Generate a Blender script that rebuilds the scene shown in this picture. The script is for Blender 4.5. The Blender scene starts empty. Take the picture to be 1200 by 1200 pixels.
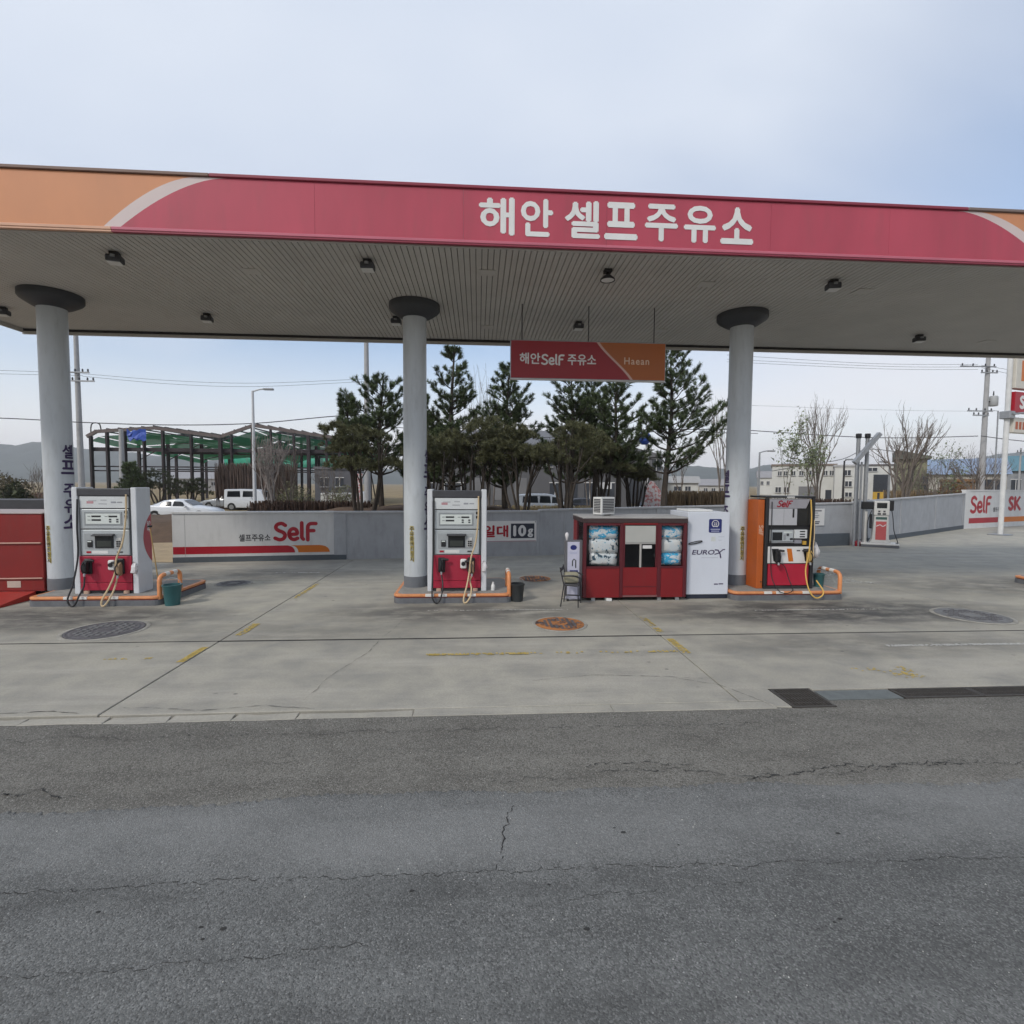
import bpy, bmesh, math, random
import numpy as np
from mathutils import Vector, Matrix
R = math.radians
sc = bpy.context.scene
C = sc.collection
random.seed(7)

# ---------------------------------------------------------------- camera, sky, sun, exposure
CAM_Z = 2.5
YAW, PITCH, ROLL = R(3.8), R(3.15), 0.0065
_f = np.array([math.sin(YAW)*math.cos(PITCH), math.cos(YAW)*math.cos(PITCH), -math.sin(PITCH)])
_r0 = np.array([math.cos(YAW), -math.sin(YAW), 0.0]); _u0 = np.cross(_r0, _f)
_r = _r0*math.cos(ROLL)+_u0*math.sin(ROLL); _u = _u0*math.cos(ROLL)-_r0*math.sin(ROLL)
cam = bpy.data.cameras.new('camera'); cam_o = bpy.data.objects.new('camera', cam); C.objects.link(cam_o)
cam.angle = R(90); cam.clip_start = 0.05; cam.clip_end = 9000
mw = Matrix.Identity(4)
for i in range(3):
    mw[i][0] = _r[i]; mw[i][1] = _u[i]; mw[i][2] = -_f[i]
mw[2][3] = CAM_Z
cam_o.matrix_world = mw
sc.camera = cam_o

SUN_DIR = Vector((-0.72, -0.70, 0.85)).normalized()
SUN_EL = math.asin(SUN_DIR.z); SUN_AZ = math.atan2(SUN_DIR.x, SUN_DIR.y)
world = bpy.data.worlds.new('World'); sc.world = world; world.use_nodes = True
wt = world.node_tree; wn = wt.nodes; wl = wt.links
wbg = wn['Background']; wbg.inputs[1].default_value = 0.14
sky = wn.new('ShaderNodeTexSky'); sky.sky_type = 'NISHITA'; sky.sun_disc = False
sky.sun_elevation = SUN_EL; sky.sun_rotation = SUN_AZ
sky.air_density = 1.0; sky.dust_density = 1.5; sky.ozone_density = 1.5
tc = wn.new('ShaderNodeTexCoord'); sep = wn.new('ShaderNodeSeparateXYZ'); wl.new(tc.outputs['Generated'], sep.inputs[0])
den = wn.new('ShaderNodeMath'); den.operation = 'ADD'; den.inputs[1].default_value = 0.45; wl.new(sep.outputs[2], den.inputs[0])
den2 = wn.new('ShaderNodeMath'); den2.operation = 'MAXIMUM'; den2.inputs[1].default_value = 0.08; wl.new(den.outputs[0], den2.inputs[0])
dx = wn.new('ShaderNodeMath'); dx.operation = 'DIVIDE'; wl.new(sep.outputs[0], dx.inputs[0]); wl.new(den2.outputs[0], dx.inputs[1])
dy = wn.new('ShaderNodeMath'); dy.operation = 'DIVIDE'; wl.new(sep.outputs[1], dy.inputs[0]); wl.new(den2.outputs[0], dy.inputs[1])
cmb = wn.new('ShaderNodeCombineXYZ'); wl.new(dx.outputs[0], cmb.inputs[0]); wl.new(dy.outputs[0], cmb.inputs[1])
mp = wn.new('ShaderNodeMapping'); mp.inputs['Location'].default_value = (5.5, 1.7, 0); mp.inputs['Rotation'].default_value = (0, 0, R(-24)); mp.inputs['Scale'].default_value = (0.55, 0.95, 1)
wl.new(cmb.outputs[0], mp.inputs[0])
cn = wn.new('ShaderNodeTexNoise'); cn.inputs['Scale'].default_value = 0.75; cn.inputs['Detail'].default_value = 6; cn.inputs['Roughness'].default_value = 0.42; cn.inputs['Distortion'].default_value = 0.15
wl.new(mp.outputs[0], cn.inputs['Vector'])
cr = wn.new('ShaderNodeValToRGB'); cr.color_ramp.elements[0].position = 0.36; cr.color_ramp.elements[0].color = (0.12,)*3+(1,)
cr.color_ramp.elements[1].position = 0.51; cr.color_ramp.elements[1].color = (0.97,)*3+(1,)
wl.new(cn.outputs[0], cr.inputs[0])
cn2 = wn.new('ShaderNodeTexNoise'); cn2.inputs['Scale'].default_value = 1.2; cn2.inputs['Detail'].default_value = 4
wl.new(mp.outputs[0], cn2.inputs['Vector'])
cc = wn.new('ShaderNodeValToRGB'); cc.color_ramp.elements[0].position = 0.36; cc.color_ramp.elements[0].color = (3.05, 3.55, 4.45, 1)
cc.color_ramp.elements[1].position = 0.64; cc.color_ramp.elements[1].color = (4.1, 4.45, 5.05, 1)
wl.new(cn2.outputs[0], cc.inputs[0])
hzr = wn.new('ShaderNodeMapRange'); hzr.inputs[1].default_value = 0.30; hzr.inputs[2].default_value = 0.05; hzr.inputs[3].default_value = 0.0; hzr.inputs[4].default_value = 0.97; wl.new(sep.outputs[2], hzr.inputs[0])
hzm = wn.new('ShaderNodeMath'); hzm.operation = 'MAXIMUM'; wl.new(cr.outputs[0], hzm.inputs[0]); wl.new(hzr.outputs[0], hzm.inputs[1])
mixs = wn.new('ShaderNodeMixRGB'); wl.new(hzm.outputs[0], mixs.inputs[0]); wl.new(sky.outputs[0], mixs.inputs[1])
hor = wn.new('ShaderNodeMapRange'); hor.inputs[1].default_value = 0.0; hor.inputs[2].default_value = 0.42; hor.inputs[3].default_value = 1.0; hor.inputs[4].default_value = 0.0; wl.new(sep.outputs[2], hor.inputs[0])
mixh = wn.new('ShaderNodeMixRGB'); mixh.inputs[2].default_value = (5.95, 5.85, 5.85, 1); wl.new(hor.outputs[0], mixh.inputs[0]); wl.new(cc.outputs[0], mixh.inputs[1]); wl.new(mixh.outputs[0], mixs.inputs[2])
wl.new(mixs.outputs[0], wbg.inputs[0])

sl = bpy.data.lights.new('sun', 'SUN'); sl.energy = 1.5; sl.angle = R(10); sl.color = (1.0, 0.95, 0.88)
so = bpy.data.objects.new('sun', sl); C.objects.link(so); so.rotation_euler = SUN_DIR.to_track_quat('Z', 'Y').to_euler()
so.location = (-20, -10, 40)
vs = sc.view_settings; vs.view_transform = 'Standard'; vs.look = 'None'; vs.exposure = 0.42; vs.gamma = 1.0; vs.use_curve_mapping = False
sc.render.engine = 'CYCLES'; sc.cycles.use_denoising = True; sc.cycles.max_bounces = 5; sc.cycles.diffuse_bounces = 3; sc.cycles.volume_bounces = 0; sc.cycles.adaptive_threshold = 0.02
sc.cycles.transparent_max_bounces = 12

def at(px, py, Y):
    """world point seen at a photograph pixel, at the real depth Y metres behind the camera line"""
    d = _f*600 + _r*(px-600) + _u*(600-py)
    t = Y/d[1]
    return Vector((d[0]*t, Y, CAM_Z+d[2]*t))
def on(px, py, z=0.0):
    d = _f*600 + _r*(px-600) + _u*(600-py); t = (z-CAM_Z)/d[2]
    return Vector((d[0]*t, d[1]*t, z))

# ---------------------------------------------------------------- materials
def lin(h):
    h = h.lstrip('#'); o = []
    for i in (0, 2, 4):
        v = int(h[i:i+2], 16)/255
        o.append(v/12.92 if v <= .04045 else ((v+.055)/1.055)**2.4)
    return tuple(o)
_M = {}
def mat(name, col, rough=.6, var=.12, scale=3.0, bump=0.0, bscale=60, metal=0.0, spec=.4, dirt=0.0, island=0.0, alpha=1.0, stretch=(1, 1, 1), fine=.5):
    if name in _M: return _M[name]
    if isinstance(col, str): col = lin(col)
    m = bpy.data.materials.new(name); m.use_nodes = True; t = m.node_tree; n = t.nodes; l = t.links
    p = n['Principled BSDF']; p.inputs['Roughness'].default_value = rough; p.inputs['Metallic'].default_value = metal
    p.inputs['Specular IOR Level'].default_value = spec
    g = n.new('ShaderNodeNewGeometry'); mpn = n.new('ShaderNodeMapping'); mpn.inputs['Scale'].default_value = stretch
    l.new(g.outputs['Position'], mpn.inputs[0])
    nz = n.new('ShaderNodeTexNoise'); nz.inputs['Scale'].default_value = scale; nz.inputs['Detail'].default_value = 6; nz.inputs['Roughness'].default_value = .6
    l.new(mpn.outputs[0], nz.inputs['Vector'])
    hsv = n.new('ShaderNodeHueSaturation'); hsv.inputs['Color'].default_value = (*col, 1)
    mr = n.new('ShaderNodeMapRange'); mr.inputs[1].default_value = .25; mr.inputs[2].default_value = .75
    mr.inputs[3].default_value = 1-var; mr.inputs[4].default_value = 1+var
    l.new(nz.outputs[0], mr.inputs[0])
    last = mr.outputs[0]
    if island:
        ir = n.new('ShaderNodeMapRange'); ir.inputs[3].default_value = 1-island; ir.inputs[4].default_value = 1+island
        l.new(g.outputs['Random Per Island'], ir.inputs[0])
        mm = n.new('ShaderNodeMath'); mm.operation = 'MULTIPLY'; l.new(last, mm.inputs[0]); l.new(ir.outputs[0], mm.inputs[1]); last = mm.outputs[0]
    l.new(last, hsv.inputs['Value'])
    out = hsv.outputs[0]
    if dirt:
        dn = n.new('ShaderNodeTexNoise'); dn.inputs['Scale'].default_value = scale*2.7; dn.inputs['Detail'].default_value = 8; dn.inputs['Roughness'].default_value = .7
        dm = n.new('ShaderNodeMapping'); dm.inputs['Scale'].default_value = (1.6, 1.6, .35); l.new(g.outputs['Position'], dm.inputs[0]); l.new(dm.outputs[0], dn.inputs['Vector'])
        dr = n.new('ShaderNodeMapRange'); dr.inputs[1].default_value = .5; dr.inputs[2].default_value = .8; dr.inputs[3].default_value = 0; dr.inputs[4].default_value = dirt
        l.new(dn.outputs[0], dr.inputs[0])
        mx = n.new('ShaderNodeMixRGB'); mx.inputs[2].default_value = (.10, .09, .075, 1); l.new(dr.outputs[0], mx.inputs[0]); l.new(out, mx.inputs[1]); out = mx.outputs[0]
    l.new(out, p.inputs['Base Color'])
    if bump:
        bn = n.new('ShaderNodeTexNoise'); bn.inputs['Scale'].default_value = bscale; bn.inputs['Detail'].default_value = 4; l.new(mpn.outputs[0], bn.inputs['Vector'])
        b = n.new('ShaderNodeBump'); b.inputs['Strength'].default_value = bump; b.inputs['Distance'].default_value = .02
        l.new(bn.outputs[0], b.inputs['Height']); l.new(b.outputs[0], p.inputs['Normal'])
    rr = n.new('ShaderNodeMapRange'); rr.inputs[3].default_value = max(.02, rough-.08); rr.inputs[4].default_value = min(1, rough+.08)
    l.new(nz.outputs[0], rr.inputs[0]); l.new(rr.outputs[0], p.inputs['Roughness'])
    if alpha < 1:
        p.inputs['Alpha'].default_value = alpha
    _M[name] = m
    return m
def glass(name, col=(.55, .6, .62), alpha=.35, rough=.06):
    m = mat(name, col, rough=rough, var=.05, spec=.6, alpha=alpha); return m

class NT:
    """small helper for node maths"""
    def __init__(s, name):
        s.m = bpy.data.materials.new(name); s.m.use_nodes = True; s.t = s.m.node_tree; s.n = s.t.nodes; s.l = s.t.links
        s.p = s.n['Principled BSDF']; s.g = s.n.new('ShaderNodeNewGeometry'); s.pos = s.g.outputs['Position']; _M[name] = s.m
    def _in(s, sock, v):
        if isinstance(v, (int, float)): sock.default_value = v
        elif isinstance(v, tuple): sock.default_value = v if len(v) == 4 or sock.type == 'VECTOR' else (*v, 1)
        else: s.l.new(v, sock)
    def math(s, op, a, b=0.0, clamp=False):
        k = s.n.new('ShaderNodeMath'); k.operation = op; k.use_clamp = clamp; s._in(k.inputs[0], a); s._in(k.inputs[1], b); return k.outputs[0]
    def map(s, scale=(1, 1, 1), loc=(0, 0, 0), rot=(0, 0, 0)):
        k = s.n.new('ShaderNodeMapping'); k.inputs['Scale'].default_value = scale; k.inputs['Location'].default_value = loc; k.inputs['Rotation'].default_value = rot; s.l.new(s.pos, k.inputs[0]); return k.outputs[0]
    def noise(s, scale, detail=5, rough=.55, vec=None, dist=0):
        k = s.n.new('ShaderNodeTexNoise'); k.inputs['Scale'].default_value = scale; k.inputs['Detail'].default_value = detail; k.inputs['Roughness'].default_value = rough; k.inputs['Distortion'].default_value = dist
        s.l.new(vec or s.pos, k.inputs['Vector']); return k.outputs[0]
    def vor(s, scale, feat='F1', vec=None):
        k = s.n.new('ShaderNodeTexVoronoi'); k.inputs['Scale'].default_value = scale; k.feature = feat; s.l.new(vec or s.pos, k.inputs['Vector']); return k
    def rng(s, v, a, b, c=0.0, d=1.0):
        k = s.n.new('ShaderNodeMapRange'); s._in(k.inputs[0], v)
        for i, q in enumerate((a, b, c, d)): k.inputs[i+1].default_value = q
        return k.outputs[0]
    def mix(s, f, a, b, mode='MIX'):
        k = s.n.new('ShaderNodeMixRGB'); k.blend_type = mode; s._in(k.inputs[0], f); s._in(k.inputs[1], a); s._in(k.inputs[2], b); return k.outputs[0]
    def sep(s):
        k = s.n.new('ShaderNodeSeparateXYZ'); s.l.new(s.pos, k.inputs[0]); return k.outputs
    def bump(s, h, st=.3, dist=.01):
        k = s.n.new('ShaderNodeBump'); k.inputs['Strength'].default_value = st; k.inputs['Distance'].default_value = dist; s._in(k.inputs['Height'], h); s.l.new(k.outputs[0], s.p.inputs['Normal'])
    def done(s, col, rough=.85, spec=.3):
        s._in(s.p.inputs['Base Color'], col); s._in(s.p.inputs['Roughness'], rough); s.p.inputs['Specular IOR Level'].default_value = spec; return s.m

def concrete_mat():
    k = NT('forecourt_concrete')
    big = k.noise(.28, 4); mid = k.noise(1.7, 7, .62); fine = k.noise(38, 4, .7); grit = k.noise(160, 2)
    streak = k.noise(1.0, 6, .6, k.map((.35, 2.2, 1)))
    col = k.mix(k.rng(big, .3, .7), (.37, .348, .29), (.46, .43, .35))
    col = k.mix(k.rng(mid, .40, .68, 0, .75), col, (.25, .242, .215))
    col = k.mix(k.rng(streak, .48, .72, 0, .7), col, (.50, .465, .39))
    col = k.mix(k.rng(fine, .3, .75, 0, .4), col, (.19, .185, .17))
    # oil and tyre dirt where cars stop in front of each island
    x, y, z = k.sep()
    tot = None
    for cx, cy, sx, sy, st in ((-7.6, 9.75, 2.6, .8, .7), (-.4, 9.9, 2.4, .75, .62), (7.0, 9.7, 3.2, .95, .8), (6.2, 7.6, 2.2, .55, .4), (-6.0, 14.2, 3.0, .7, .45), (7.2, 13.9, 4.5, .8, .5), (2.5, 9.9, 2.0, .5, .35), (15., 12., 5, 1.2, .5), (-3.2, 8.7, 2.5, .6, .3)):
        a = k.math('DIVIDE', k.math('SUBTRACT', x, cx), sx); b = k.math('DIVIDE', k.math('SUBTRACT', y, cy), sy)
        d = k.math('ADD', k.math('MULTIPLY', a, a), k.math('MULTIPLY', b, b))
        v = k.math('MULTIPLY', k.rng(d, 2.0, .3, 0, 1), min(1.0, st*1.25))
        tot = v if tot is None else k.math('MAXIMUM', tot, v)
    smud = k.noise(1.5, 7, .68, k.map((.8, 1.7, 1), (3, 1, 0)))
    f = k.math('MULTIPLY', tot, k.rng(smud, .28, .56), True)
    col = k.mix(f, col, (.085, .082, .076))
    spots = k.vor(2.6, 'F1', k.map((1, 1.3, 1)))
    sp = k.math('MULTIPLY', k.rng(spots.outputs['Distance'], .10, .05), k.rng(k.noise(.6, 2), .5, .62))
    col = k.mix(k.math('MULTIPLY', sp, .85), col, (.09, .088, .085))
    k.bump(k.math('ADD', fine, k.math('MULTIPLY', grit, .6)), .25, .006)
    return k.done(col, k.rng(mid, .3, .7, .93, .7), .3)
def asphalt_mat(name, base, light, dark, tint, cell, amount):
    k = NT(name)
    big = k.noise(.9, 5, .6, k.map((.12, 1.25, 1), (2.2, .35, 0))); mid = k.noise(6, 5, .65); pat = k.noise(2.1, 4, .6, k.map((.6, 1.4, 1), (7, 2, 0)))
    v = k.vor(cell); v2 = k.vor(cell*.38, 'F1', k.map((1, 1, 1), (3.1, 1.7, 0)))
    vr = k.n.new('ShaderNodeSeparateColor'); k.l.new(v.outputs['Color'], vr.inputs[0])
    vr2 = k.n.new('ShaderNodeSeparateColor'); k.l.new(v2.outputs['Color'], vr2.inputs[0])
    col = k.mix(k.rng(big, .38, .62), base, tint)
    col = k.mix(k.rng(pat, .45, .7, 0, .5), col, dark)
    col = k.mix(k.rng(mid, .4, .75, 0, .3), col, dark)
    col = k.mix(k.rng(vr.outputs[0], .45, 1, 0, amount), col, light)
    col = k.mix(k.rng(vr.outputs[1], .6, 1, 0, .8), col, dark)
    x_, y_, z_ = k.sep(); wob = k.math('MULTIPLY', k.math('SUBTRACT', k.noise(.5, 3), .5), .5)
    for yc, wd, st in ((3.03, .16, .34), (2.30, .22, .30), (.9, .3, .3), (-.6, .3, .3)):
        d = k.math('ABSOLUTE', k.math('SUBTRACT', k.math('ADD', y_, wob), yc)); col = k.mix(k.math('MULTIPLY', k.rng(d, wd, 0, 0, st), k.rng(pat, .25, .6)), col, dark)
    lt = k.math('MULTIPLY', k.math('MULTIPLY', k.rng(y_, 3.15, 3.4), k.rng(y_, 4.1, 3.8)), k.rng(k.noise(.7, 4, .6, k.map((.5, 1, 1), (1, 5, 0))), .30, .62)); col = k.mix(k.math('MULTIPLY', lt, .4), col, light)
    chip = k.math('MULTIPLY', k.rng(vr2.outputs[0], .955, .965), k.rng(v2.outputs['Distance'], .30, .14))
    col = k.mix(k.math('MULTIPLY', chip, .55), col, tuple(min(1, c*1.35) for c in light))
    h = k.math('ADD', k.math('MULTIPLY', v.outputs['Distance'], -1.0), k.math('MULTIPLY', mid, .8))
    k.bump(h, .4, .008)
    return k.done(col, .9, .22)
def ground_mat():
    k = NT('dry_ground')
    a = k.noise(.15, 5); b = k.noise(1.3, 7, .65); c = k.noise(14, 4)
    col = k.mix(k.rng(a, .35, .65), (.17, .125, .075), (.30, .235, .13))
    col = k.mix(k.rng(b, .45, .75, 0, .7), col, (.10, .075, .05))
    col = k.mix(k.rng(c, .4, .8, 0, .5), col, (.38, .31, .19))
    k.bump(k.math('ADD', b, k.math('MULTIPLY', c, .4)), .6, .08)
    return k.done(col, .95, .1)
CONC = concrete_mat()
ASPH = asphalt_mat('road_asphalt', (.132, .134, .127), (.30, .30, .285), (.060, .060, .057), (.172, .174, .165), 115, .5)
ASPH_OLD = asphalt_mat('old_asphalt', (.152, .146, .128), (.31, .295, .262), (.068, .064, .055), (.19, .182, .158), 105, .55)
GROUND = ground_mat()
GUTTER = mat('gutter_concrete', (.33, .315, .275), .9, .25, 5, .4, 60, dirt=.6)
CRACK = mat('crack_dark', (.035, .034, .032), .95, .2, 20)
JOINT = mat('joint_filler', (.06, .058, .055), .95, .25, 9)
YELLOW_P = mat('worn_yellow_paint', (.52, .38, .10), .8, .3, 12, dirt=.55)
WHITE_P = mat('worn_white_paint', (.55, .54, .5), .8, .2, 12, dirt=.5)
STEEL_G = mat('galvanised_plate', (.165, .18, .172), .55, .2, 8, metal=.3, dirt=.4)
GRATE = mat('rusted_grate_iron', (.075, .068, .06), .6, .3, 20, metal=.2)
RED_F = mat('faded_red_panel', (.44, .068, .102), .55, .16, 1.1, spec=.35, stretch=(1, 1, .22), dirt=.20)
RED_T = mat('faded_red_trim', (.50, .14, .19), .5, .1, 1.2, spec=.35)
RED_TD = mat('dark_red_trim', (.26, .035, .06), .5, .1, 1.2)
ORANGE_F = mat('faded_orange_panel', (.60, .26, .125), .55, .10, .7, stretch=(1, 1, .35), dirt=.08)
ORANGE_T = mat('faded_orange_trim', (.62, .36, .24), .5, .1, 1.2)
PALE_F = mat('faded_pale_stripe', (.62, .52, .50), .55, .08, 1)
LETTER = mat('letter_white', (.72, .72, .70), .5, .06, 3, dirt=.06)
CEIL = mat('ceiling_slat_paint', (.52, .50, .465), .55, .10, .8, dirt=.10)
CEIL_D = mat('ceiling_gap_dark', (.15, .14, .13), .9, .1)  # dark colour of the backing sheet behind the slat gaps
TRIM_G = mat('canopy_grey_trim', (.50, .48, .45), .5, .08, 2)
ROOF = mat('canopy_roof_metal', (.42, .43, .44), .5, .12, 1, metal=.2)
COL = mat('column_paint', (.50, .53, .55), .38, .09, 2.5, spec=.5, dirt=.26, stretch=(1, 1, .3))
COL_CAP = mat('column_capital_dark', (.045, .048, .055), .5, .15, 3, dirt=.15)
COL_BASE = mat('column_base_grey', (.145, .155, .17), .5, .12, 4, dirt=.3)
NAVY = mat('navy_lettering', (.045, .028, .085), .6, .1)
TEXT_BLK = mat('black_lettering', (.02, .02, .022), .6, .05)
TEXT_YEL = mat('yellow_lettering', (.62, .48, .07), .6, .1)
KERB = mat('island_kerb_grey', (.13, .135, .145), .7, .2, 6, .2, 80, dirt=.4)
KERB_T = mat('island_top_concrete', (.27, .26, .24), .85, .2, 5, .2, dirt=.5)
ORANGE = mat('orange_paint', (.66, .26, .10), .45, .15, 8, spec=.5, dirt=.25)
REFL = mat('reflective_white_band', (.72, .70, .66), .4, .08, dirt=.15)
SILVER = mat('dispenser_silver', (.46, .49, .50), .38, .06, 4, metal=.25, dirt=.1)
SILVER_L = mat('dispenser_light_panel', (.60, .62, .62), .4, .05, 4, dirt=.06)
PILLAR = mat('dispenser_pillar_white', (.62, .64, .66), .35, .05, 3, dirt=.14)
DARKG = mat('dispenser_dark_grey', (.055, .056, .062), .5, .12, 6, dirt=.1)
BLACK = mat('black_plastic', (.016, .016, .018), .42, .1, 10)
SCREEN = mat('dark_screen', (.018, .02, .022), .12, .05, spec=.6)
LCD = mat('lcd_window', (.62, .66, .63), .25, .05)
RED_D = mat('dispenser_red', (.36, .018, .045), .42, .08, 3, spec=.45, dirt=.08)
HOSE_B = mat('black_rubber_hose', (.02, .02, .022), .5, .1)
HOSE_C = mat('cream_hose', (.56, .43, .26), .55, .1, dirt=.25)
HOSE_Y = mat('yellow_hose', (.66, .42, .10), .5, .1, dirt=.15)
PLASTIC_W = mat('white_plastic', (.70, .70, .68), .4, .05, dirt=.1)
BAG = mat('plastic_bag_white', (.68, .66, .66), .35, .12, 14)
TEAL = mat('teal_bucket_plastic', (.035, .115, .12), .4, .1, 6, dirt=.15)
BOOTH_RED = mat('booth_red_steel', (.20, .011, .014), .42, .10, 2.5, spec=.4, dirt=.10)
BOOTH_FR = mat('booth_frame_maroon', (.095, .012, .018), .42, .10, 3, dirt=.12)
BOOTH_ROOF = mat('booth_roof_grey', (.36, .35, .34), .7, .15, 2, dirt=.3)
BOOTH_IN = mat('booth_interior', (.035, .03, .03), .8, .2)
CREAM = mat('cream_panel', (.42, .42, .39), .5, .06)
CABINET = mat('white_cabinet_paint', (.63, .66, .72), .35, .03, 2, dirt=.05)
BLUE_D = mat('logo_blue', (.018, .025, .14), .4, .05)
GLASS_B = glass('booth_glass', (.03, .035, .04), .09)
GLASS_C = mat('car_glass', (.012, .014, .016), .12, .05, spec=.35)
WALL_G = mat('wall_grey_paint', (.36, .37, .385), .75, .13, 1.6, .08, 30, dirt=.32)
WALL_W = mat('wall_white_paint', (.60, .60, .59), .7, .07, 1.2, .08, 30, dirt=.2)
WALL_C = mat('wall_coping_grey', (.42, .42, .42), .8, .12, 2, .2, dirt=.3)
WALL_B = mat('wall_plinth_dark', (.085, .10, .115), .75, .12, 3, dirt=.3)
SIGN_RED = mat('sign_red', (.36, .012, .025), .4, .05, 2)
SIGN_OR = mat('sign_orange', (.56, .15, .014), .4, .05, 2)
SIGN_W = mat('sign_white', (.68, .67, .65), .4, .04, 2, dirt=.05)
HS_RED = mat('hanging_sign_red', (.27, .011, .016), .4, .05, 2)
HS_OR = mat('hanging_sign_orange', (.36, .095, .012), .4, .05, 2)
METAL = mat('dull_steel', (.35, .36, .37), .45, .12, 8, metal=.6, dirt=.2)
METAL_D = mat('dark_steel', (.03, .028, .03), .6, .2, 6, dirt=.2)
POLE_C = mat('pole_concrete', (.36, .36, .36), .85, .1, 3, .1, dirt=.15)
WIRE = mat('cable_black', (.05, .05, .06), .6, .05)
CAR_W = mat('car_white', (.62, .64, .66), .22, .02, spec=.6)
CAR_S = mat('car_silver', (.40, .42, .44), .25, .02, metal=.4, spec=.6)
CAR_D = mat('car_dark', (.02, .022, .03), .22, .05, spec=.6)
TYRE = mat('tyre_rubber', (.018, .018, .018), .8, .1)
RIM = mat('wheel_rim', (.40, .41, .42), .3, .05, metal=.8)
LAMP_R = mat('tail_lamp_red', (.32, .01, .015), .2, .05)
LAMP_W = mat('lamp_clear', (.7, .72, .74), .15, .05)
BARK = mat('pine_bark', (.052, .042, .034), .95, .3, 6, .6, 30)
BARK_G = mat('grey_bark', (.15, .125, .105), .95, .25, 8, .3, 30)
NEEDLE = mat('pine_needles', (.082, .108, .050), .7, .5, .9, island=.6, spec=.2)
NEEDLE_O = mat('olive_pine_needles', (.110, .112, .058), .75, .35, .8, island=.45, spec=.2)
LEAF = mat('sparse_green_leaves', (.15, .18, .09), .7, .3, .8, island=.4)
BUSH = mat('dark_bush_leaves', (.05, .058, .026), .75, .35, .7, island=.45)
DRYLEAF = mat('dry_brown_leaves', (.19, .11, .05), .8, .3, 1, island=.45)
REED = mat('dry_reeds', (.20, .145, .085), .9, .3, 1, island=.5)
FRAME_S = mat('building_steel', (.028, .021, .024), .6, .25, .8)
NET = mat('green_safety_net', (.07, .58, .38), .8, .2, .35, alpha=.92)
TARP = mat('blue_tarp', (.03, .08, .38), .5, .2, 2)
B_GREY = mat('factory_dark_cladding', (.10, .10, .105), .7, .12, .4)
B_GREY2 = mat('factory_mid_cladding', (.17, .17, .175), .7, .12, .4)
B_WHITE = mat('render_white', (.55, .55, .52), .8, .08, .5, dirt=.15)
B_WIN = mat('far_window_glass', (.045, .05, .06), .15, .1, spec=.6)
B_BLUE = mat('blue_roof_sheet', (.22, .28, .38), .6, .15, .5)
B_OLIVE = mat('olive_shed_wall', (.22, .21, .14), .9, .25, .6)
B_BROWN = mat('brown_timber', (.16, .085, .045), .9, .3, 1)
HILL = mat('wooded_hill', (.050, .062, .050), .95, .35, .012, .0)
SOIL = mat('bank_soil', (.10, .065, .042), .95, .3, 2.0, .9, 9)
HEDGE = mat('brown_hedge', (.055, .034, .025), .95, .4, 2.5, island=.5)

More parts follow.
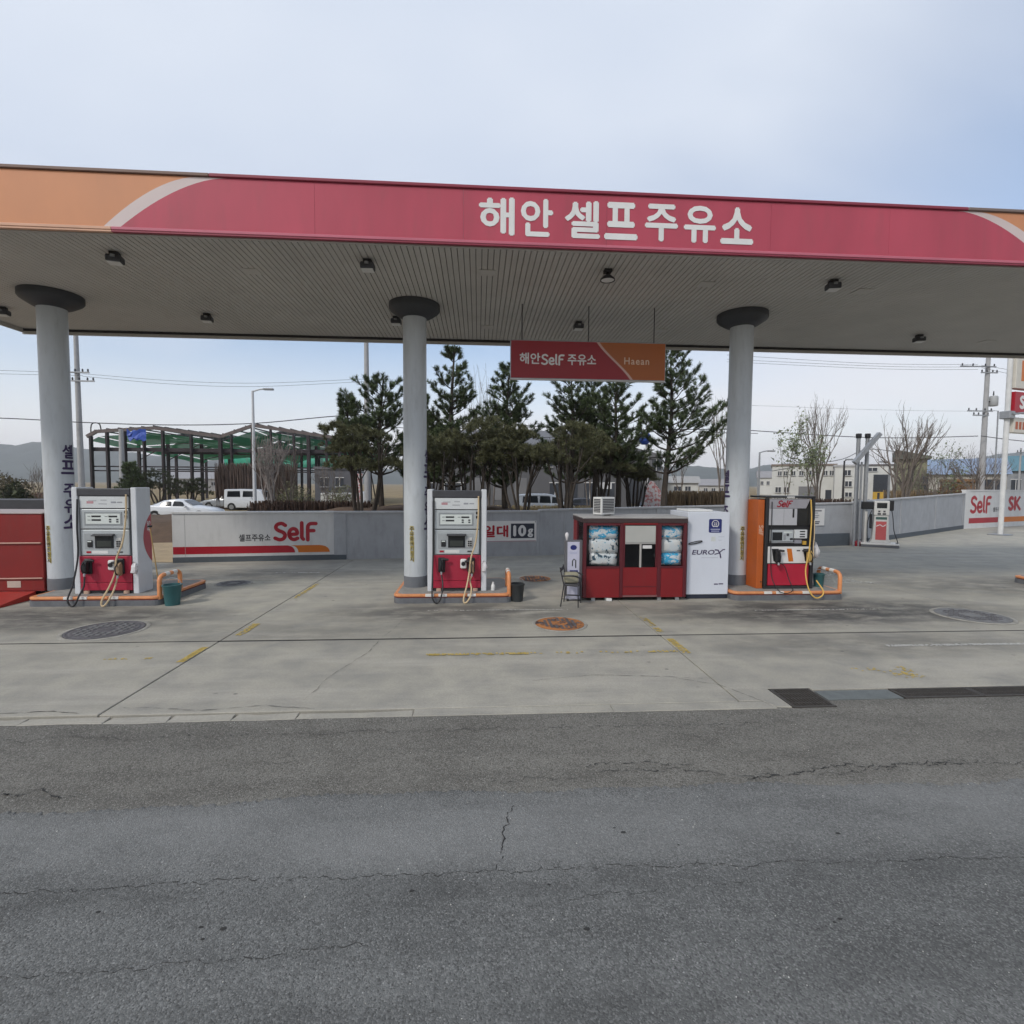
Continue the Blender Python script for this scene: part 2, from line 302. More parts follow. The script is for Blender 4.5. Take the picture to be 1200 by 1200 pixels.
# ---------------------------------------------------------------- mesh building
class MB:
    def __init__(s): s.v = []; s.f = []; s.sm = []; s.mi = []; s.cur = 0
    def add(s, vs, fs, smooth=False):
        o = len(s.v); s.v.extend([tuple(map(float, q)) for q in vs])
        for f in fs: s.f.append(tuple(i+o for i in f)); s.sm.append(smooth); s.mi.append(s.cur)
        return s
    def box(s, x0, x1, y0, y1, z0, z1):
        if x0 > x1: x0, x1 = x1, x0
        if y0 > y1: y0, y1 = y1, y0
        if z0 > z1: z0, z1 = z1, z0
        return s.add([(x0,y0,z0),(x1,y0,z0),(x1,y1,z0),(x0,y1,z0),(x0,y0,z1),(x1,y0,z1),(x1,y1,z1),(x0,y1,z1)],
              [(0,3,2,1),(4,5,6,7),(0,1,5,4),(1,2,6,5),(2,3,7,6),(3,0,4,7)])
    def bar(s, a, b, w, h=None, up=(0, 0, 1)):
        h = h or w; a = Vector(a); b = Vector(b); d = (b-a).normalized(); u = Vector(up)
        if abs(d.dot(u)) > .98: u = Vector((0, 1, 0))
        x = d.cross(u).normalized()*w/2; y = x.cross(d).normalized()*h/2
        vs = [p+i*x+j*y for p in (a, b) for i, j in ((-1,-1),(1,-1),(1,1),(-1,1))]
        return s.add(vs, [(0,3,2,1),(4,5,6,7),(0,1,5,4),(1,2,6,5),(2,3,7,6),(3,0,4,7)])
    def tube(s, pts, r, n=8, cap=True, smooth=True):
        pts = [Vector(p) for p in pts]; m = len(pts); rs = r if isinstance(r, (list, tuple)) else [r]*m
        vs = []; prev = None
        for i, p in enumerate(pts):
            d = (pts[min(i+1, m-1)]-pts[max(i-1, 0)]).normalized()
            if prev is None:
                a = Vector((0, 0, 1)) if abs(d.z) < .9 else Vector((1, 0, 0)); u = d.cross(a).normalized()
            else: u = (prev-d*prev.dot(d)); u = u.normalized() if u.length > 1e-6 else d.orthogonal().normalized()
            w = d.cross(u); prev = u
            for k in range(n):
                a = 2*math.pi*k/n; vs.append(p+(u*math.cos(a)+w*math.sin(a))*rs[i])
        fs = [(i*n+k, i*n+(k+1) % n, (i+1)*n+(k+1) % n, (i+1)*n+k) for i in range(m-1) for k in range(n)]
        if cap: fs += [tuple(range(n-1, -1, -1)), tuple((m-1)*n+k for k in range(n))]
        return s.add(vs, fs, smooth)
    def lathe(s, prof, n=24, c=(0, 0, 0), smooth=True, cap=True):
        vs = [(c[0]+r*math.cos(2*math.pi*k/n), c[1]+r*math.sin(2*math.pi*k/n), c[2]+z) for r, z in prof for k in range(n)]
        fs = [(i*n+k, i*n+(k+1) % n, (i+1)*n+(k+1) % n, (i+1)*n+k) for i in range(len(prof)-1) for k in range(n)]
        if cap: fs += [tuple(range(n-1, -1, -1)), tuple((len(prof)-1)*n+k for k in range(n))]
        return s.add(vs, fs, smooth)
    def prism_xz(s, poly, y0, y1):
        """polygon in x,z extruded from y0 (front) to y1"""
        n = len(poly); vs = [(x, y0, z) for x, z in poly]+[(x, y1, z) for x, z in poly]
        ar = sum(poly[i][0]*poly[(i+1) % n][1]-poly[(i+1) % n][0]*poly[i][1] for i in range(n))
        f = [tuple(range(n)), tuple(range(2*n-1, n-1, -1))]+[((i+1) % n, i, n+i, n+(i+1) % n) for i in range(n)]
        if ar < 0: f = [q[::-1] for q in f]
        return s.add(vs, f)
    def prism_yz(s, poly, x0, x1):
        n = len(poly); vs = [(x0, y, z) for y, z in poly]+[(x1, y, z) for y, z in poly]
        f = [tuple(range(n)), tuple(range(2*n-1, n-1, -1))]+[((i+1) % n, i, n+i, n+(i+1) % n) for i in range(n)]
        return s.add(vs, f)
    def prism_xy(s, poly, z0, z1):
        n = len(poly); vs = [(x, y, z0) for x, y in poly]+[(x, y, z1) for x, y in poly]
        ar = sum(poly[i][0]*poly[(i+1) % n][1]-poly[(i+1) % n][0]*poly[i][1] for i in range(n))
        f = [tuple(range(n-1, -1, -1)), tuple(range(n, 2*n))]+[(i, (i+1) % n, n+(i+1) % n, n+i) for i in range(n)]
        if ar < 0: f = [q[::-1] for q in f]
        return s.add(vs, f)
    def mesh(s, bevel=0, seg=1):
        me = bpy.data.meshes.new('m'); me.from_pydata(s.v, [], s.f)
        me.polygons.foreach_set('use_smooth', s.sm); me.polygons.foreach_set('material_index', s.mi)
        if bevel:
            b = bmesh.new(); b.from_mesh(me); es = [e for e in b.edges if len(e.link_faces) == 2 and e.calc_face_angle(0) > R(40)]
            bmesh.ops.bevel(b, geom=es, offset=bevel, segments=seg, affect='EDGES', profile=.5, clamp_overlap=True); b.to_mesh(me); b.free()
        me.update()
        return me
    def build(s, name, m, parent=None, bevel=0, seg=1, world=False):
        me = s.mesh(bevel, seg)
        if any(s.sm):
            try: me.set_sharp_from_angle(angle=R(40))
            except Exception: pass
        return put(name, me, m, parent, world)
def put(name, me, m, parent=None, world=False):
    o = bpy.data.objects.new(name, me); me.name = name
    if not len(me.materials):
        for k in (m if isinstance(m, (list, tuple)) else [m]): me.materials.append(k)
    C.objects.link(o)
    if parent is not None:
        o.parent = parent
        if world: o.location = -parent.location
    return o
def tag(o, label, cat, group=None):
    o['label'] = label; o['category'] = cat
    if group: o['group'] = group
    return o
def thing(name, label, cat, loc=(0, 0, 0), rz=0, group=None):
    o = bpy.data.objects.new(name, None); C.objects.link(o); o.location = loc; o.rotation_euler = (0, 0, rz); o.empty_display_size = .2
    return tag(o, label, cat, group)
def struct(o, label=None):
    o['kind'] = 'structure'
    if label: o['label'] = label
    return o
def dup(o, loc, label, rz=None, parent=None):
    c = o.copy(); C.objects.link(c)
    if parent is None:
        c.location = loc; c['label'] = label
        if rz is not None: c.rotation_euler = (0, 0, rz)
    else: c.parent = parent
    for ch in list(o.children): dup(ch, None, None, None, c)
    return c
def bx(name, m, parent, x0, x1, y0, y1, z0, z1, bevel=0, seg=1, world=False):
    return MB().box(x0, x1, y0, y1, z0, z1).build(name, m, parent, bevel, seg, world)

def spline(pts, k=8):
    """Catmull-Rom through points (any dimension)"""
    P = [np.array(p, float) for p in pts]; P = [2*P[0]-P[1]]+P+[2*P[-1]-P[-2]]; out = []
    for i in range(1, len(P)-2):
        for j in range(k):
            t = j/k; a, b, c, d = P[i-1], P[i], P[i+1], P[i+2]
            out.append(.5*((2*b)+(c-a)*t+(2*a-5*b+4*c-d)*t*t+(3*b-a-3*c+d)*t**3))
    out.append(P[-2]); return [tuple(q) for q in out]

# lettering --------------------------------------------------------
_tc = {}
def text_geo(s, bold=0.0, off=0.0, center=True, spacing=1.0):
    key = (s, off, spacing)
    if key not in _tc:
        cu = bpy.data.curves.new('t', 'FONT'); cu.body = s; cu.size = 1; cu.offset = off; cu.resolution_u = 3; cu.space_character = spacing; cu.fill_mode = 'FRONT'
        o = bpy.data.objects.new('t', cu); C.objects.link(o); dg = bpy.context.evaluated_depsgraph_get(); dg.update()
        me = bpy.data.meshes.new_from_object(o.evaluated_get(dg))
        v = np.array([q.co[:2] for q in me.vertices]) if len(me.vertices) else np.zeros((0, 2)); f = [tuple(p.vertices) for p in me.polygons]
        bpy.data.objects.remove(o); bpy.data.curves.remove(cu); bpy.data.meshes.remove(me); _tc[key] = (v, f)
    v, f = _tc[key]
    vs = []; fs = []
    for i, (a, b) in enumerate([(0, 0)] if not bold else [(0, 0), (bold, 0), (-bold, 0), (0, bold), (0, -bold)]):
        o = len(vs); vs += [(x+a, y+b, i) for x, y in v]; fs += [tuple(q+o for q in k) for k in f]
    V = np.array(vs, float) if vs else np.zeros((1, 3))
    lo = V[:, :2].min(0); hi = V[:, :2].max(0)
    if center: V[:, :2] -= (lo+hi)/2
    return V, fs, hi-lo
def text_on(name, s, m, parent, cx, cz, y, h=None, w=None, bold=0.0, off=0.0, spacing=1.0, world=False, axis='xz', slant=0.0, rot=0.0):
    """flat lettering facing -Y (axis xz) or facing +X (axis yz); h, w = overall size"""
    V, fs, d = text_geo(s, bold, off, True, spacing)
    sx = (w/d[0]) if w else h/d[1]; sy = (h/d[1]) if h else sx
    X = V[:, 0]*sx; Z = V[:, 1]*sy; X = X+slant*Z
    if rot: X, Z = X*math.cos(rot)-Z*math.sin(rot), X*math.sin(rot)+Z*math.cos(rot)
    D = V[:, 2]*.0008
    mb = MB()
    if axis == 'xz': mb.add(np.stack([X+cx, y-D, Z+cz], 1), fs)
    else: mb.add(np.stack([y+D, X+cx, Z+cz], 1), fs)
    return mb.build(name, m, parent, world=world)
def text_cyl(name, s, m, parent, c, rad, phi, z0, ch, pitch, bold=.03, wscale=1.0):
    """vertical lettering wrapped round a column; phi measured from the front (-Y), positive towards +X"""
    z = z0
    for chx in s:
        if chx == ' ': z -= pitch*.5; continue
        V, fs, d = text_geo(chx, bold)
        bm = bmesh.new(); bv = [bm.verts.new(q) for q in V]
        for q in fs:
            try: bm.faces.new([bv[i] for i in q])
            except ValueError: pass
        for xx in np.arange(-.6, .61, .09): bmesh.ops.bisect_plane(bm, geom=bm.verts[:]+bm.edges[:]+bm.faces[:], plane_co=(xx, 0, 0), plane_no=(1, 0, 0))
        bm.verts.index_update(); V = np.array([q.co[:] for q in bm.verts]); fs = [tuple(q.index for q in f.verts) for f in bm.faces]; bm.free()
        k = ch/max(d[1], .6); a = phi+V[:, 0]*k*wscale/rad; r = rad+.004+V[:, 2]*.0006
        mb = MB(); mb.add(np.stack([c[0]+r*np.sin(a), c[1]-r*np.cos(a), z+V[:, 1]*k], 1), fs); z -= pitch; mb.build('letter', m, parent)
def ribbon(mb, pts, w, y, caps=True, f3=None):
    """thick rounded stroke in x,z plane at depth y"""
    P = [np.array(p) for p in pts]; n = len(P); L = []; Rr = []
    for i in range(n):
        d = P[min(i+1, n-1)]-P[max(i-1, 0)]; d = d/(np.linalg.norm(d)+1e-9); nn = np.array([-d[1], d[0]])*w/2
        L.append(P[i]+nn); Rr.append(P[i]-nn)
    poly = []
    d1 = P[-1]-P[-2]; a = math.atan2(d1[1], d1[0]); capE = [P[-1]+w/2*np.array([math.cos(a+t), math.sin(a+t)]) for t in np.linspace(-math.pi/2, math.pi/2, 7)[1:-1]]
    d0 = P[0]-P[1]; a = math.atan2(d0[1], d0[0]); capS = [P[0]+w/2*np.array([math.cos(a+t), math.sin(a+t)]) for t in np.linspace(-math.pi/2, math.pi/2, 7)[1:-1]]
    vs = [(q[0], y, q[1]) for q in L+Rr]
    fs = [(i, n+i, n+i+1, i+1) for i in range(n-1)]
    o = len(vs)
    if caps:
        vs += [(q[0], y, q[1]) for q in capE]+[(q[0], y, q[1]) for q in capS]
        fs.append(tuple([2*n-1]+[o+i for i in range(len(capE))]+[n-1])); o2 = o+len(capE)
        fs.append(tuple([0]+[o2+i for i in range(len(capS))]+[n]))
    mb.add(vs, fs)
SELF = [[(.60,.86),(.40,.97),(.16,.90),(.09,.72),(.22,.57),(.46,.46),(.58,.30),(.50,.10),(.28,.03),(.04,.12)],
        [(.84,.33),(1.05,.34),(1.24,.37),(1.20,.58),(1.03,.66),(.86,.56),(.80,.32),(.90,.10),(1.08,.03),(1.26,.10)],
        [(1.50,1.0),(1.50,.5),(1.50,.16),(1.58,.04)],
        [(2.28,.95),(2.12,.955),(1.98,.94),(1.87,.87),(1.83,.72),(1.825,.5),(1.825,.25),(1.825,.0)],
        [(1.84,.53),(1.98,.535),(2.16,.54)]]
def self_logo(name, m, parent, x, z, y, h, slant=.0, world=False, weight=.19, vertical=False, axis='xz'):
    mb = MB()
    for i, st in enumerate(SELF):
        pts = [np.array(q) for q in spline(st, 6)]; pts = [np.array([p[0]+slant*p[1], p[1]])*h for p in pts]
        if vertical: pts = [np.array([p[1], -p[0]]) for p in pts]
        pts = [p+np.array([x, z]) for p in pts]; ribbon(mb, pts, weight*h, y-(.0015 if i == 4 else 0))
    if axis == 'yz': mb.v = [(-b, a, c) for a, b, c in mb.v]
    return mb.build(name, m, parent, world=world)

# ================================================================ GROUND, ROAD, FORECOURT
g = MB().add([(-2600,-2600,-.14),(2600,-2600,-.14),(2600,2600,-.14),(-2600,2600,-.14)], [(0,1,2,3)]).build('ground', GROUND); struct(g, 'dry soil and straw ground reaching the horizon')
def wavy(x0, x1, y, amp, step, seed, rough=1.0):
    rnd = random.Random(seed); pts = []; x = x0; ph = [rnd.uniform(0, 6.28) for _ in range(4)]
    while x <= x1+1e-6:
        pts.append((x, y+amp*(math.sin(x*.7+ph[0])+.6*math.sin(x*1.9+ph[1])+.35*math.sin(x*5.1+ph[2]))+rnd.uniform(-1, 1)*amp*.35*rough)); x += step
    return pts
# old asphalt strip and the newer road surface with a ragged edge lying on it
road_old = MB().add([(-60,-6,-.045),(60,-6,-.045),(60,5.612,-.012),(4.092,5.612,-.012),(4.092,5.435,-.012),(3.56,5.435,-.012),(3.36,5.50,-.012),(-60,5.50,-.012)], [(0,1,2,3,4,5,6,7)]).build('asphalt_shoulder', ASPH_OLD); struct(road_old, 'older brownish grey asphalt strip along the forecourt edge')
edge = wavy(-12, 14, 4.02, .045, .025, 3, 1.6); edge = [(-40, 4.05)]+edge+[(40, 4.0)]
top = -.010
mb = MB(); n = len(edge)
mb.add([(x, y, top-.0045*(0)) for x, y in edge]+[(x, y-.02, top+.004) for x, y in edge]+[(x, -6.0, top+.004) for x, y in edge]+[(x, y, -.05) for x, y in edge],
       [(n+i, 2*n+i, 2*n+i+1, n+i+1) for i in range(n-1)]+[(i, n+i, n+i+1, i+1) for i in range(n-1)]+[(3*n+i, i, i+1, 3*n+i+1) for i in range(n-1)])
road = mb.build('road', ASPH); struct(road, 'dark blue grey asphalt road surface')
def crack(parent, pts, w, z, seed, name='crack', m=CRACK, step=.018, jit=.011):
    rnd = random.Random(seed); P = []
    for i in range(len(pts)-1):
        a = np.array(pts[i], float); b = np.array(pts[i+1], float); k = max(2, int(np.linalg.norm(b-a)/step))
        for j in range(k): P.append(a+(b-a)*j/k)
    P.append(np.array(pts[-1], float)); off = np.zeros(2); vs = []
    for i, p in enumerate(P):
        off = off*.80+np.array([rnd.gauss(0, jit*.8), rnd.gauss(0, jit*.8)]); q = p+off
        d = P[min(i+1, len(P)-1)]-P[max(0, i-1)]; d = d/np.linalg.norm(d); nn = np.array([-d[1], d[0]])
        ww = w*rnd.choice((0.06, .2, .5, .8, 1.0, 1.2))*rnd.uniform(.6, 1.1)*(.35+.65*min(1, min(i, len(P)-1-i)/4))
        vs += [(*(q+nn*ww/2), z), (*(q-nn*ww/2), z)]
    mb = MB(); mb.add(vs, [(2*i, 2*i+1, 2*i+3, 2*i+2) for i in range(len(P)-1)]); return mb.build(name, m, parent)
zr = top+.0065
crack(road, [(-6.5,3.14),(-2.9,3.18),(-1.39,3.2),(.23,3.18),(1.93,3.15),(3.69,3.09),(7,3.15)], .007, zr, 1)
crack(road, [(.27,3.86),(.2,3.62),(.19,3.46),(.13,3.2)], .012, zr, 2)
crack(road, [(-3.2,2.66),(-2.2,2.62),(-1.2,2.66),(-.6,2.7)], .005, zr, 4)
crack(road, [(.5,2.95),(1.1,2.97),(1.8,2.99)], .003, zr, 6)
crack(road, [(1.2,2.60),(1.9,2.63),(2.9,2.6)], .003, zr, 9)
for i, (x, y) in enumerate(((-1.55,2.86),(-1.5,2.78),(-1.42,2.84),(-.4,3.05),(.62,2.72),(1.0,3.55),(1.05,3.5),(1.4,3.35),(2.1,2.7),(2.05,2.68),(.45,3.05),(-2.2,3.0),(2.6,3.4))):
    rnd = random.Random(i+50); r = rnd.uniform(.006, .014)
    MB().add([(x+r*1.6*math.cos(a)*rnd.uniform(.7, 1.1), y+r*math.sin(a)*rnd.uniform(.7, 1.1), zr) for a in np.linspace(0, 6.28, 9)[:-1]], [tuple(range(8))]).build('pothole_chip', CRACK, road)
zo = -.008
def zold(y): return -.045+.033*max(0, (y+6)/11.36)+.003
for i, (p, w) in enumerate((([(-6,4.32),(-4.2,4.28),(-3.2,4.16)], .03), ([(-5.5,5.14),(-2,5.12),(1,5.1),(3.4,5.12)], .012), ([(.9,4.36),(1.3,4.42),(1.9,4.34)], .02), ([(1.0,4.28),(1.5,4.3),(2.0,4.22),(2.6,4.12)], .014),
        ([(2.3,4.12),(3.0,4.2),(3.6,4.27),(4.6,4.22)], .022), ([(2.7,4.15),(3.4,4.17),(4.2,4.3),(5,4.2)], .014), ([(.1,4.2),(.5,4.24),(.8,4.18)], .014), ([(2.0,5.0),(2.2,4.7),(2.6,4.5)], .008), ([(-1.9,4.62),(-1.75,4.66),(-1.6,4.62),(-1.75,4.58),(-1.9,4.6)], .010))):
    crack(road_old, p, w*.55, zold(p[0][1])+.006, 20+i, jit=.02)
def grit(n, seed):
    rs = np.random.RandomState(seed); mb = MB(); oc = [(1,0,0),(-1,0,0),(0,1,0),(0,-1,0),(0,0,1)]
    for _ in range(n):
        if rs.rand() < .7: x = rs.uniform(-7, 8); y = 4.0+1.45*rs.rand()**.8 if rs.rand() < .6 else 5.42-abs(rs.randn())*.07
        else: x = rs.uniform(-4, 5); y = rs.uniform(2.2, 4.0)
        r = .0028+.0035*rs.rand()**2; z = (zold(y) if y > 4.02 else top+.004)+r*.3
        j = lambda: rs.uniform(.6, 1.3)
        mb.add([(x+a*r*j(), y+b*r*j(), z+c_*r*.8*j()) for a, b, c_ in oc], [(0,2,4),(2,1,4),(1,3,4),(3,0,4)])
    o = mb.build('loose_grit', mat('grit_stone', (.34, .33, .30), .9, .4, 30, island=.5)); o['kind'] = 'stuff'; o['label'] = 'fine loose grit scattered on the asphalt'
grit(1600, 4)
# forecourt slabs: every slab a piece of its own with a recessed joint between
fc = MB().add([(-18.3,5.56,-.09),(45.6,5.56,-.09),(45.6,38.9,-.09),(-18.3,38.9,-.09)], [(0,1,2,3)]).build('forecourt', JOINT); struct(fc, 'concrete forecourt of large cast slabs')
XJ = [-18.22,-11.13,-4.05,3.03,10.1,17.2,24.3,31.4,38.5,45.6]; YJ = [5.62,8.22,13.3,18.4,23.5,28.6,33.7,38.8]
rnd = random.Random(5)
for i in range(len(XJ)-1):
    for j in range(len(YJ)-1):
        if j >= 3 and XJ[i] < -5: continue
        if j >= 4 and XJ[i] < 9: continue
        gp = .007
        x0, x1, y0, y1 = XJ[i]+gp, XJ[i+1]-gp, YJ[j]+(.03 if j == 1 else .012), YJ[j+1]-(.03 if j == 0 else .012)
        dz = rnd.uniform(-.003, .003)
        if j == 0 and XJ[i] >= 3: y0 = 5.90
        if i == 3 and j == 0:
            poly = [(x0, 5.63), (3.30, 5.63), (3.37, 5.47), (3.555, 5.44), (3.555, 5.96), (4.10, 5.96), (4.10, 5.90), (x1, 5.90), (x1, y1), (x0, y1)]
            MB().prism_xy(poly, -.12, dz).build('slab', CONC, fc, .006); continue
        MB().box(x0, x1, y0, y1, -.12, dz).build('slab', CONC, fc, .006)
bx('joint_sealant', mat('bitumen_sealant', (.018, .017, .016), .9), fc, -18.2, 45.5, 8.191, 8.249, -.05, -.004)
# joint lips and thin saw cuts across slabs
for i, (p, w) in enumerate((([(-18,12.9),(-4.05,12.9),(3.0,12.95)], .012), ([(3.05,13.9),(16,13.9)], .012), ([(-18,14.95),(-4,14.95)], .010), ([(10.1,11.8),(17,11.7)], .010),
        ([(8.5,21.8),(13.8,18.6),(19,17.5)], .02), ([(-4.2,5.64),(-4.6,5.74),(-5.4,5.68),(-6.4,5.76)], .012), ([(-2.0,5.9),(-1.9,6.6),(-1.6,7.6),(-1.55,8.2)], .007), ([(-1.55,8.25),(-1.4,9.1),(-1.2,9.8)], .005),
        ([(.7,6.35),(1.5,6.5),(2.4,6.4),(3.0,6.3)], .008), ([(3.35,5.5),(3.05,6.1),(2.5,6.4)], .008), ([(-3.9,5.80),(-3.0,5.70),(-2.4,5.78),(-1.8,5.65)], .010))):
    crack(fc, p, w, .0065, 40+i, jit=.008, step=.06)
# kerb strip along the slab fronts, broken on the left
kerb = thing('gutter_kerb', 'narrow pale concrete gutter strip along the forecourt edge', 'kerb', (0, 5.4, 0)); kerb['kind'] = 'structure'; del kerb['category']
x = -14.0; rnd = random.Random(12)
while x < 3.3:
    L = rnd.uniform(2.2, 3.0) if x > -1.7 else rnd.uniform(.25, 1.3)
    x1 = min(x+L, 3.38); bad = x < -1.7
    y1 = 5.617 if not bad else 5.612-rnd.uniform(0, .03); y0 = 5.45-rnd.uniform(0, .015)
    poly = [(x+.002, y0)]+([(x+(x1-x)*.5, y0+rnd.uniform(-.02, .02))] if bad else [])+[(x1-.002, y0+rnd.uniform(-.008, .008)), (x1-rnd.uniform(.003, .03 if bad else .004), y1)]+([(x+(x1-x)*rnd.uniform(.3, .7), y1+rnd.uniform(-.05, .0))] if bad else [])+[(x+rnd.uniform(.003, .03 if bad else .004), y1+rnd.uniform(-.03, 0)*bad)]
    MB().prism_xy([(a, b-5.4) for a, b in poly], -.10, -.004-rnd.uniform(0, .006)*bad).build('kerb_stone', CONC, kerb, .004)
    x = x1
struct(MB().add([(-18.4, 16.25, .014), (-9.2, 16.36, .014), (-9.2, 19.3, .02), (-4.9, 21.9, .03), (-4.9, 27, .03), (-60, 27, .03), (-60, 16.25, .014)], [(0,1,2,3,4,5,6)]).build('bare_yard', mat('sandy_yard', (.36, .27, .16), .95, .25, 1.4, .5, 12, dirt=.3)), 'sandy straw coloured yard past the end of the wall')
# painted marks, worn
def worn(name, m, x0, x1, y0, y1, seed, keep=.8):
    rnd = random.Random(seed); mb = MB(); c = .028; nx = max(1, int((x1-x0)/c)); ny = max(2, int((y1-y0)/c)); ph = [rnd.uniform(0, 6.28) for _ in range(6)]
    for a in range(nx):
        for b in range(ny):
            xa = x0+(x1-x0)*a/nx; xb = x0+(x1-x0)*(a+1)/nx; ya = y0+(y1-y0)*b/ny; yb = y0+(y1-y0)*(b+1)/ny
            v = .5+.2*math.sin(xa*2.3+ph[0])+.15*math.sin(ya*3.1+xa*1.3+ph[1])+.14*math.sin(xa*9+ph[2])*math.sin(ya*8+ph[3])+rnd.gauss(0, .22)
            if v < keep:
                j = lambda: rnd.uniform(-.009, .009)
                mb.add([(xa+j(), ya+j(), .0075), (xb+j(), ya+j(), .0075), (xb+j(), yb+j(), .0075), (xa+j(), yb+j(), .0075)], [(0,1,2,3)])
    o = mb.build(name, m, fc); o['kind'] = 'stuff'; return o
worn('yellow_line', YELLOW_P, -4.16, -4.06, 7.25, 7.9, 1, .75); worn('yellow_line', YELLOW_P, -3.95, -3.83, 8.5, 9.2, 2, .6); worn('yellow_line', YELLOW_P, -4.0, -3.9, 11.2, 12.8, 3, .35)
worn('yellow_line', YELLOW_P, -.75, .75, 7.36, 7.44, 4, .6); worn('yellow_line', YELLOW_P, .75, 3.0, 7.36, 7.44, 5, .22); worn('yellow_line', YELLOW_P, 3.05, 3.17, 7.3, 8.0, 6, .7); worn('yellow_line', YELLOW_P, 3.05, 3.16, 8.4, 9.4, 7, .6)
worn('yellow_line', YELLOW_P, -5.4, -4.6, 7.4, 7.46, 8, .3); worn('yellow_line', YELLOW_P, 5.1, 5.9, 6.2, 6.6, 9, .16)
worn('white_line', WHITE_P, 6.4, 10.0, 7.45, 7.53, 10, .75); worn('white_line', WHITE_P, 5.5, 8.2, 9.75, 9.80, 11, .6); worn('white_line', WHITE_P, -1.0, 1.8, 9.98, 10.02, 12, .55); worn('white_line', WHITE_P, -5.6, -4.4, 14.4, 14.48, 13, .5)
worn('white_line', WHITE_P, 9.0, 10.2, 12.4, 14.0, 14, .10)
# manhole covers
def manhole(label, x, y, r, m, m2, group='manhole covers in the forecourt'):
    t = thing('manhole_cover', label, 'manhole cover', (x, y, 0), 0, group)
    MB().lathe([(r*1.12, .004), (r*1.10, .012), (r, .012)], 40, cap=False).build('rim', GUTTER, t)
    MB().lathe([(r*.985, .0), (r*.985, .016), (r*.93, .018), (r*.90, .010), (r*.86, .010), (r*.83, .018), (r*.30, .018), (r*.27, .011), (r*.22, .011), (r*.19, .018), (.01, .018)], 40, cap=False, smooth=False).build('lid', m, t)
    mb = MB()
    for i in range(-4, 5):
        for j in range(-4, 5):
            a, b = i*r*.19, j*r*.19
            if r*.34 < math.hypot(a, b) < r*.78: mb.box(a-r*.055, a+r*.055, b-r*.055, b+r*.055, .016, .026)
    mb.build('tread_studs', m2, t)['kind'] = 'stuff'
    return t
MH_D = mat('manhole_iron_dark', (.105, .10, .105), .65, .35, 7, .4, 30, dirt=.4); _k = NT('manhole_rust_orange'); MH_O = _k.done(_k.mix(_k.rng(_k.noise(4.5, 6, .65), .42, .52), (.085, .055, .050), _k.mix(_k.noise(14, 3), (.50, .21, .06), (.27, .11, .05))), .75); MH_G = mat('manhole_iron_grey', (.17, .17, .168), .7, .25, 7, .4, 30, dirt=.3)
manhole('dark iron manhole cover in front of the left red and silver pump', -6.23, 8.9, .56, MH_D, MH_G)
manhole('rusty orange manhole cover in front of the red booth', 1.46, 8.95, .44, MH_O, MH_D)
manhole('faint grey manhole cover near the right picture edge', 9.57, 9.2, .58, MH_G, MH_D)
manhole('small grey manhole cover in front of the SelF wall', -6.0, 12.92, .38, MH_G, MH_D)
# drains
def grating(name, label, x0, x1, y0, y1, nb, skew=0.0):
    t = thing(name, label, 'drain grate', ((x0+x1)/2, (y0+y1)/2, 0), 0, 'drain covers at the road edge'); hx = (x1-x0)/2; hy = (y1-y0)/2
    bx('pit', mat('pit_shade_black', (.012, .011, .010), .9), t, -hx, hx, -hy, hy, -.11, -.085)  # shallow pit floor; black colour stands in for the shade of a deep pit
    mb = MB(); mb.box(-hx, hx, -hy, -hy+.025, -.05, .0); mb.box(-hx, hx, hy-.025, hy, -.05, .0); mb.box(-hx, -hx+.025, -hy+.0255, hy-.0255, -.05, -.001); mb.box(hx-.025, hx, -hy+.0255, hy-.0255, -.05, -.001)
    mb.build('frame', GRATE, t)
    n = nb; mesh = MB().box(-.0055, .0055, -hy+.026, hy-.026, -.045, -.004).mesh()
    for i in range(n):
        o = put('bar', mesh, GRATE, t); o.location.x = -hx+.025+(2*hx-.05)*(i+.5)/n
    mb = MB(); k = max(2, int(2*hy/.12))
    for i in range(1, k): y = -hy+2*hy*i/k; mb.box(-hx+.026, hx-.026, y-.006, y+.006, -.03, -.008)
    mb.build('cross_bars', GRATE, t); return t
grating('drain_grate', 'square iron drain grate sunk at the end of the kerb', 3.57, 4.08, 5.44, 5.95, 12)
plate = MB().prism_xy([(-.47,-.13),(.47,-.13),(.47,.12),(-.47,.12)], -.02, -.003).build('drain_plate', STEEL_G, None, .004); plate.location = (4.575, 5.75, 0); tag(plate, 'blue grey steel plate covering the drain between two grates', 'drain cover')
for i, x in enumerate((5.07, 6.08, 7.09)):
    grating('channel_grate', ('dark slotted channel grate beside the steel drain plate', 'dark slotted channel grate in the middle of the drain run', 'dark slotted channel grate at the far end of the drain run')[i], x, x+1.0, 5.62, 5.885, 26)

# ================================================================ CANOPY
YF, YB, XL, XR = 8.56, 14.30, -11.75, 17.6
ZC, ZT = 6.40, 7.30
COLS = [(-8.93, 11.57), (-1.40, 11.57), (6.02, 11.57), (14.6, 11.57)]
can = thing('filling_station_canopy', 'long red and orange filling station canopy on round grey columns', 'canopy', (0, 0, 0))
bx('roof_deck', ROOF, can, XL+.06, XR-.06, YF+.06, YB-.06, 7.12, 7.24)
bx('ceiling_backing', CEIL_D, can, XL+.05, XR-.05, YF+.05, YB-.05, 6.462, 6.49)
sm = MB().box(-.0462, .0462, YF+.07, YB-.07, ZC, ZC+.06).mesh(.005)
x = XL+.16; k = 0
while x < XR-.1:
    o = put('ceiling_slat', sm, CEIL, can); o.location.x = x; x += .1035; k += 1
zb = 6.37
bx('fascia_board', METAL, can, XL, XR, YF+.01, YF+.05, zb+.03, ZT-.03)
